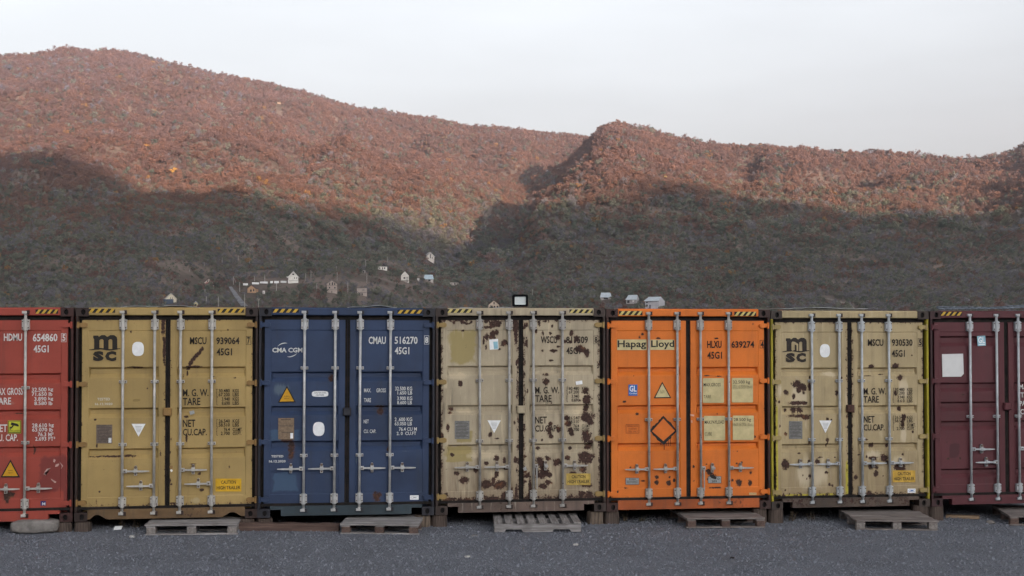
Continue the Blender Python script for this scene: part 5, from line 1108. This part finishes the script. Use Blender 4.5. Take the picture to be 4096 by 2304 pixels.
# poles
POLES = [('h3', 340, 620, 712, 'pole above the white gabled house and left of the pink gabled one'), ('h3', 577, 425, 472, 'short pole high up between the left side trees'), ('h3', 797, 345, 392, 'short pole high above the pink gabled house'),
 ('h3', 1058, 265, 368, 'pole on the scrub slope left of the big pale bush'), ('h3', 1295, 225, 318, 'pole nearest the left side of the big pale bush'), ('h3', 1460, 262, 362, 'pole standing just below the big pale bush'),
 ('h3', 1225, 540, 662, 'braced pole at the upper end of the gravel track'), ('h3', 1318, 620, 765, 'tall pole between the gravel track and the orange brown cottage'), ('h3', 808, 722, 832, 'pole directly below the pink gabled house'), ('h3', 828, 830, 960, 'tall pole low on the slope left of the gravel track'),
 ('h3', 1005, 832, 978, 'tall pole just above the hazard stripes of the mustard container'), ('h3', 1392, 800, 990, 'tall pole at the lower end of the gravel track'), ('h3', 1600, 868, 990, 'forked pole just above the left end of the navy container'), ('h3', 1537, 540, 612, 'pole behind the left part of the white boundary wall'),
 ('h3', 1687, 515, 616, 'pole behind the middle of the white boundary wall'), ('h3', 1763, 165, 222, 'thin pole far above the white boundary wall'), ('h3', 2088, 145, 232, 'pole high above the tall white chalet'), ('h3', 1860, 640, 748, 'pole in front of the white boundary wall'), ('h3', 2290, 495, 628, 'first pole to the right of the tall white chalet'),
 ('h3', 2367, 450, 578, 'second and taller pole to the right of the tall white chalet'), ('h3', 2453, 640, 752, 'pole left of the three storey concrete house'), ('h4', 545, 480, 606, 'pole rising behind the right side of the three storey concrete house'), ('h4', 532, 380, 442, 'short pole high above the three storey concrete house'), ('h4', 703, 615, 788, 'tall pole between the three storey and the flat roofed concrete house'),
 ('h4', 965, 290, 432, 'tall pole above the tiny grey ruin'), ('h4', 982, 480, 634, 'tall pole below the tiny grey ruin'), ('h4', 1288, 250, 332, 'pole above the roofless white house'), ('h4', 1510, 210, 268, 'short pole left of the uppermost white house'), ('h4', 1822, 335, 458, 'white pole below the uppermost white house'), ('h4', 1575, 550, 645, 'dark pole in front of the house with the broken dark roof'),
 ('h4', 2555, 575, 668, 'pole at the right of the long low ruin'), ('h5', 742, 640, 722, 'pole right of the floodlight'), ('h5', 1265, 635, 712, 'leaning pole halfway between the floodlight and the pale roofed houses')]
pm = plain('grey_pole', (0.30, .28, .26), .8, .15, 1); pw = plain('whitened_pole', (0.5, .48, .46), .8, .1, 1); pd = plain('dark_pole', (.10, .085, .08), .8)
for (cr_, x_, yt, yb, lb) in POLES:
    u, v_ = pix(cr_, x_, yb); x, y, z, d = hit(u, v_); h = (yb-yt)/CROP[cr_][2]*d/F; CLEAR.append((u-2, u+2, d-26, d+4)); m = MB(); lean = .25*h if 'leaning' in lb else 0
    m.cyl((0, 0, -1), (lean, 0, h), .23, .17, 6)
    if 'braced' in lb: m.cyl((2.6, 0, -1), (.2, 0, h*.85), .12, .12, 6)
    if 'forked' in lb: m.cyl((lean, 0, h*.8), (-.9, 0, h*1.1), .1, .08, 6); m.cyl((lean, 0, h*.8), (.9, 0, h*1.08), .1, .08, 6)
    root = m.build('utility_pole', pw if 'white pole' in lb else pd if 'dark pole' in lb else pm); root.location = (x, y, z)
    m = MB(); m.box(-.8+lean, .8+lean, -.06, .06, h-.5, h-.35); 
    for s in (-.7, 0, .7): m.cyl((s+lean, 0, h-.35), (s+lean, 0, h-.1), .06, .04, 5)
    m.build('crossarm', pd, root); face(root, x, y); tag(root, lb, 'pole', 'utility poles on the hillside')

# ------------------------------------------------------------------ trees
def crown(seed, n, flat=.8, leaf=.17, clumps=9, twig=False):
    """many small leaf sprays spread through clumps of a crown one unit wide"""
    rg = np.random.default_rng(seed); vs, fs = [], []
    cl = []
    for k in range(clumps):
        a, r, z = rg.uniform(0, 6.28), .34*math.sqrt(rg.uniform(0, 1)), rg.uniform(.28, .8); cl.append((r*math.cos(a), r*math.sin(a), z*flat + .12 - .5*r*r, rg.uniform(.14, .26)))
    for i in range(n):
        cx, cy, cz, cr_ = cl[rg.integers(len(cl))]; dv = rg.normal(size=3); dv /= np.linalg.norm(dv); dv[2] = abs(dv[2])*.9 - .15 if rg.random() < .7 else dv[2]
        p = np.array([cx, cy, cz]) + dv*cr_*rg.uniform(.55, 1.05); nrm = dv + rg.normal(size=3)*.32; nrm /= np.linalg.norm(nrm)
        t = np.cross(nrm, rg.normal(size=3)); t /= np.linalg.norm(t); b = np.cross(nrm, t); s = leaf*rg.uniform(.5, 1.1); e = .55 if not twig else .28
        k = len(vs); vs += [tuple(p - t*s*.5), tuple(p + b*s*e*.5), tuple(p + t*s*.5), tuple(p - b*s*e*.5)]; fs.append((k, k+1, k+2, k+3))
    return vs, fs
mf = N('forest_leaves', .9, .08); ta = mf.attr('tint', 'INSTANCER'); oi = mf.n('ShaderNodeObjectInfo'); gp = mf.n('ShaderNodeNewGeometry')
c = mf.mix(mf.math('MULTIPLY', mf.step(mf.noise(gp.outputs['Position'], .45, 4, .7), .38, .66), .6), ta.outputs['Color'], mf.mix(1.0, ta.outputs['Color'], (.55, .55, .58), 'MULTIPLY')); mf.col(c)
protos = []
for k in range(8):
    v_, f_ = crown(50+k, 400 if k < 6 else 240, (.75, .85, .7, .9, .8, 1.25, .9, 1.0)[k], .125 if k < 6 else .17, 7+k, k >= 6)
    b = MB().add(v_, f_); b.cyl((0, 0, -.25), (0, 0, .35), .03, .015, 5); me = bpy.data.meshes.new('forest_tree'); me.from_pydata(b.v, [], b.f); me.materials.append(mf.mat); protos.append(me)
def scatter(n, d0, d1, u0=-900, u1=5000):
    d = np.sqrt(RNG.uniform(d0*d0, d1*d1, n)); return RNG.uniform(u0, u1, n), d
parts = [scatter(110000, 690, 1250), scatter(130000, 1250, 2300), scatter(66000, 2300, 3060, -900, 2700)]
u = np.concatenate([p[0] for p in parts]); d = np.concatenate([p[1] for p in parts])
x = d*(u-2048)/F
z = terr(u, d); el = (z-CAM[2])/d
pt = fbm(x/120, d/120, 61); pt2 = fbm(x/45, d/45, 71); keep = np.ones(len(u), bool)
# bare patches round the village
vil = np.clip(1 - np.abs(u-1350)/900, 0, 1)*np.clip((1150-d)/250, 0, 1)
keep &= ~((pt2 > .65-.15*vil) & (d < 1130) & (vil > .1) & (RNG.random(len(u)) < .8)); keep &= RNG.random(len(u)) < np.where(d < 1100, .9, 1)
for (a, b, c0, c1) in CLEAR: keep &= ~((u > a) & (u < b) & (d > c0) & (d < c1))
# trees hidden behind the right hill's crest are not needed
keep &= ~((u > 2700) & (d > 2330)); 
u, d, x, z, el, pt, pt2 = (q[keep] for q in (u, d, x, z, el, pt, pt2)); n = len(u); wx, wy = world(u, d)
size = np.where(d < 1250, RNG.gamma(4.5, .64, n), RNG.gamma(5.5, .95, n)).clip(1.8, 12)*np.interp(d, [650, 1000, 1300, 3000], [.75, .85, 1.0, 1.18])
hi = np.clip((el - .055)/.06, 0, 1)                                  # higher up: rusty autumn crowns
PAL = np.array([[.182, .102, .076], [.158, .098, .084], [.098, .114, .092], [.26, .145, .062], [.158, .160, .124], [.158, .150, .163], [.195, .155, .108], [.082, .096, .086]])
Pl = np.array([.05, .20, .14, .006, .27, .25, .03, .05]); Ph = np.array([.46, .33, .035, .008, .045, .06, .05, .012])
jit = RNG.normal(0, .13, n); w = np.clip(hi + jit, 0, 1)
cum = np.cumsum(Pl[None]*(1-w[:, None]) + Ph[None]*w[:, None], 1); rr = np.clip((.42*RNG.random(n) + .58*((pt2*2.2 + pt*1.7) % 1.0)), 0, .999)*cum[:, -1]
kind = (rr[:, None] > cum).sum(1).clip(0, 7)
top = np.clip((el-.10)/.09, 0, 1)[:, None]*w[:, None]; mid = np.clip(1-np.abs(el-.075)/.04, 0, 1)[:, None]*w[:, None]  # bluer towards the top: distant haze put into the crown colour; mid slope warmer
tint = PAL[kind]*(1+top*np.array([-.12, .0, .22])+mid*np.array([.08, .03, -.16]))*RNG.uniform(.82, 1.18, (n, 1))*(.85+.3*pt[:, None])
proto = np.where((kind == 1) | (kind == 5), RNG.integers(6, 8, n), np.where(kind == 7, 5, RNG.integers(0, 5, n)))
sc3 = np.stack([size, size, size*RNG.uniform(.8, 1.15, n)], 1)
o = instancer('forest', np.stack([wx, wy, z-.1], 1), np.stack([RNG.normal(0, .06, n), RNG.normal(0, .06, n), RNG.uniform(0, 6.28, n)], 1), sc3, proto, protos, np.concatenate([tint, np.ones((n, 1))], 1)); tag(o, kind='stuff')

def tree(crop, px_, yt, yb, wpx, label, colr, seed, name='tree', flat=1.0, bare=False, n=420):
    u, v_ = pix(crop, px_, yb); x, y, z, d = hit(u, v_); k = CROP[crop][2]; h = (yb-yt)/k*d/F; w = wpx/k*d/F
    root = empty(name, (x, y, z)); face(root, x, y); tag(root, label, 'tree'); rg = random.Random(seed); tr = MB(); tr.cyl((0, 0, -1.5), (0, 0, h*.45), w*.035, w*.02, 6)
    for j in range(6): a = j*1.05+rg.uniform(0, .6); tr.cyl((0, 0, h*(.25+.04*j)), (math.cos(a)*w*.32, math.sin(a)*w*.3, h*(.55+.06*j)), w*.018, w*.006, 5)
    tr.build('trunk', plain('tree_bark', (.16, .125, .10), .9), root)
    v2, f2 = crown(seed, n, .95, .12, 10, bare); zs = [p[2] for p in v2]; z0, z1 = min(zs), max(zs); lo = h*(.22 if not bare else .3)
    v2 = [(p[0]*w*1.05, p[1]*w*1.05, lo + (p[2]-z0)/(z1-z0)*(h-lo)) for p in v2]; b = MB().add(v2, f2); b.build('crown', plain('tree_leaves', colr, .9, .3, .5), root)
tree('m2', 415, 220, 262, 48, 'lone umbrella shaped tree standing out on the left ridge', (.10, .09, .06), 1)
tree('m2', 295, 214, 246, 30, 'small round tree on the ridge left of the lone umbrella tree', (.13, .085, .07), 2)
tree('m2', 240, 212, 240, 34, 'low twiggy tree on the ridge further left of the lone umbrella tree', (.14, .09, .08), 3, bare=True)
tree('h3', 1410, 112, 225, 130, 'big pale grey green bush on the scrub slope above the gravel track', (.22, .23, .19), 4)
CROP['m1'] = (0, 100, 1.811)
tree('m1', 1246, 1036, 1092, 56, 'bright golden yellow tree in the sunlit lower part of the left mountain', (.52, .30, .07), 6)
tree('m1', 1050, 862, 902, 50, 'smaller yellow tree above and left of the bright golden one', (.40, .22, .07), 7)
tree('m2', 2472, 730, 768, 34, 'small pale yellow tree in the shaded middle of the right hill', (.36, .29, .10), 8)
tree('m3', 585, 690, 775, 62, 'pale bare tree with a forked trunk at the shade line of the right hill', (.30, .24, .20), 9, bare=True, n=260)
tree('m3', 690, 912, 952, 36, 'pale grey green conical tree in the shaded part of the right hill', (.19, .20, .16), 10)
tree('m3', 640, 306, 352, 78, 'dark wide tree on the right ridge beside the bare notch', (.10, .07, .065), 11)
tree('m3', 730, 305, 350, 46, 'twiggy tree on the right ridge right of the dark wide one', (.12, .085, .08), 12, bare=True)
tree('m3', 1190, 343, 388, 84, 'clump like tree on the right ridge left of the middle rise', (.09, .062, .06), 13)
tree('m3', 1430, 338, 392, 100, 'widest twiggy tree on the crest of the right ridge', (.10, .07, .068), 14, bare=True, n=700)
tree('m3', 1562, 362, 404, 90, 'round dark tree on the right ridge just past its crest', (.10, .065, .062), 15)
tree('m3', 1850, 398, 436, 44, 'small dark pointed tree on the right end of the ridge', (.09, .075, .06), 16)
tree('m3', 2110, 402, 442, 60, 'dark round tree in the saddle of the right ridge', (.06, .062, .05), 17)
tree('m3', 2322, 374, 424, 66, 'pale twiggy tree in the saddle beside the rising far right hill', (.17, .13, .12), 18, bare=True)

# power lines crossing the right side
wm = plain('power_wire', (.16, .15, .16), .6)
for i, (a, b, lb) in enumerate((((2640, 112), (1440, 768), 'uppermost power line crossing the lower right hillside'), ((2640, 217), (1600, 778), 'second power line from the top crossing the right hillside'), ((2640, 372), (1770, 770), 'third power line from the top crossing the right hillside'), ((2640, 532), (2200, 775), 'lowest power line above the maroon container'))):
    p = CAM + ray(*pix('w', *a))*62; q = CAM + ray(*pix('w', *b))*150; pts = []
    e = q + (q-p)*.25; s = p + (p-q)*.12
    for j in range(25): t = j/24; c = s + (e-s)*t; pts.append((c[0], c[1], c[2] - .9*4*t*(1-t)*.5))
    o = MB().tube(pts, .0125, 5).build('power_line', wm); tag(o, lb, 'cable', 'power lines strung over the right side')

# ------------------------------------------------------------------ light and air
w = bpy.data.worlds.new('World'); SC.world = w; w.use_nodes = True; nt = w.node_tree
sky = nt.nodes.new('ShaderNodeTexSky'); sky.sky_type = 'NISHITA'; sky.sun_disc = False; sky.sun_elevation = SUN_EL; sky.sun_rotation = math.atan2(SUN.x, SUN.y)
sky.air_density = AIR; sky.dust_density = DUST; sky.ozone_density = OZONE; sky.altitude = 400
hs = nt.nodes.new('ShaderNodeHueSaturation'); hs.inputs['Saturation'].default_value = SKY_SAT
nt.links.new(sky.outputs[0], hs.inputs['Color']); wb = nt.nodes.new('ShaderNodeMix'); wb.data_type = 'RGBA'; wb.blend_type = 'MULTIPLY'; wb.inputs[0].default_value = 1; wb.inputs[7].default_value = (*WBAL, 1); nt.links.new(hs.outputs[0], wb.inputs[6]); 
tc = nt.nodes.new('ShaderNodeTexCoord'); mp = nt.nodes.new('ShaderNodeMapping'); mp.inputs['Scale'].default_value = (1.2, 1.2, 6); mp.inputs['Rotation'].default_value = (0, .12, 0); cn = nt.nodes.new('ShaderNodeTexNoise'); cn.name = 'thin_cloud'; cn.inputs['Scale'].default_value = 2.2; cn.inputs['Detail'].default_value = 5; cn.inputs['Roughness'].default_value = .55
mr = nt.nodes.new('ShaderNodeMapRange'); mr.inputs[1].default_value = .35; mr.inputs[2].default_value = .7; mr.inputs[3].default_value = .93; mr.inputs[4].default_value = 1.06
cm = nt.nodes.new('ShaderNodeMix'); cm.data_type = 'RGBA'; cm.blend_type = 'MULTIPLY'; cm.inputs[0].default_value = 1
nt.links.new(tc.outputs['Generated'], mp.inputs[0]); nt.links.new(mp.outputs[0], cn.inputs['Vector']); nt.links.new(cn.outputs['Fac'], mr.inputs[0]); nt.links.new(wb.outputs[2], cm.inputs[6]); nt.links.new(mr.outputs[0], cm.inputs[7]); nt.links.new(cm.outputs[2], nt.nodes['Background'].inputs[0]); nt.nodes['Background'].inputs[1].default_value = SKY_STR
sl = bpy.data.lights.new('sun', 'SUN'); sl.energy = SUN_STR; sl.angle = R(.5); sl.color = SUN_COL; so = bpy.data.objects.new('sun', sl); COL.objects.link(so); so.rotation_euler = SUN.to_track_quat('Z', 'Y').to_euler(); so.location = (30, -30, 40)
if HAZE:
    m = N('haze_air'); nt = m.nt; nt.nodes.remove(m.b); pv = nt.nodes.new('ShaderNodeVolumePrincipled'); pv.inputs['Color'].default_value = HAZE_COL; pv.inputs['Density'].default_value = HAZE; pv.inputs['Anisotropy'].default_value = .2
    nt.links.new(pv.outputs[0], nt.nodes['Material Output'].inputs['Volume'])
    o = MB().box(-6500, 6500, -6500, 6500, -46, HAZE_TOP).build('haze', m.mat); tag(o, kind='stuff')
vs = SC.view_settings; vs.view_transform = 'Standard'; vs.look = 'None'; vs.gamma = 1; vs.exposure = EXPO; vs.use_curve_mapping = False
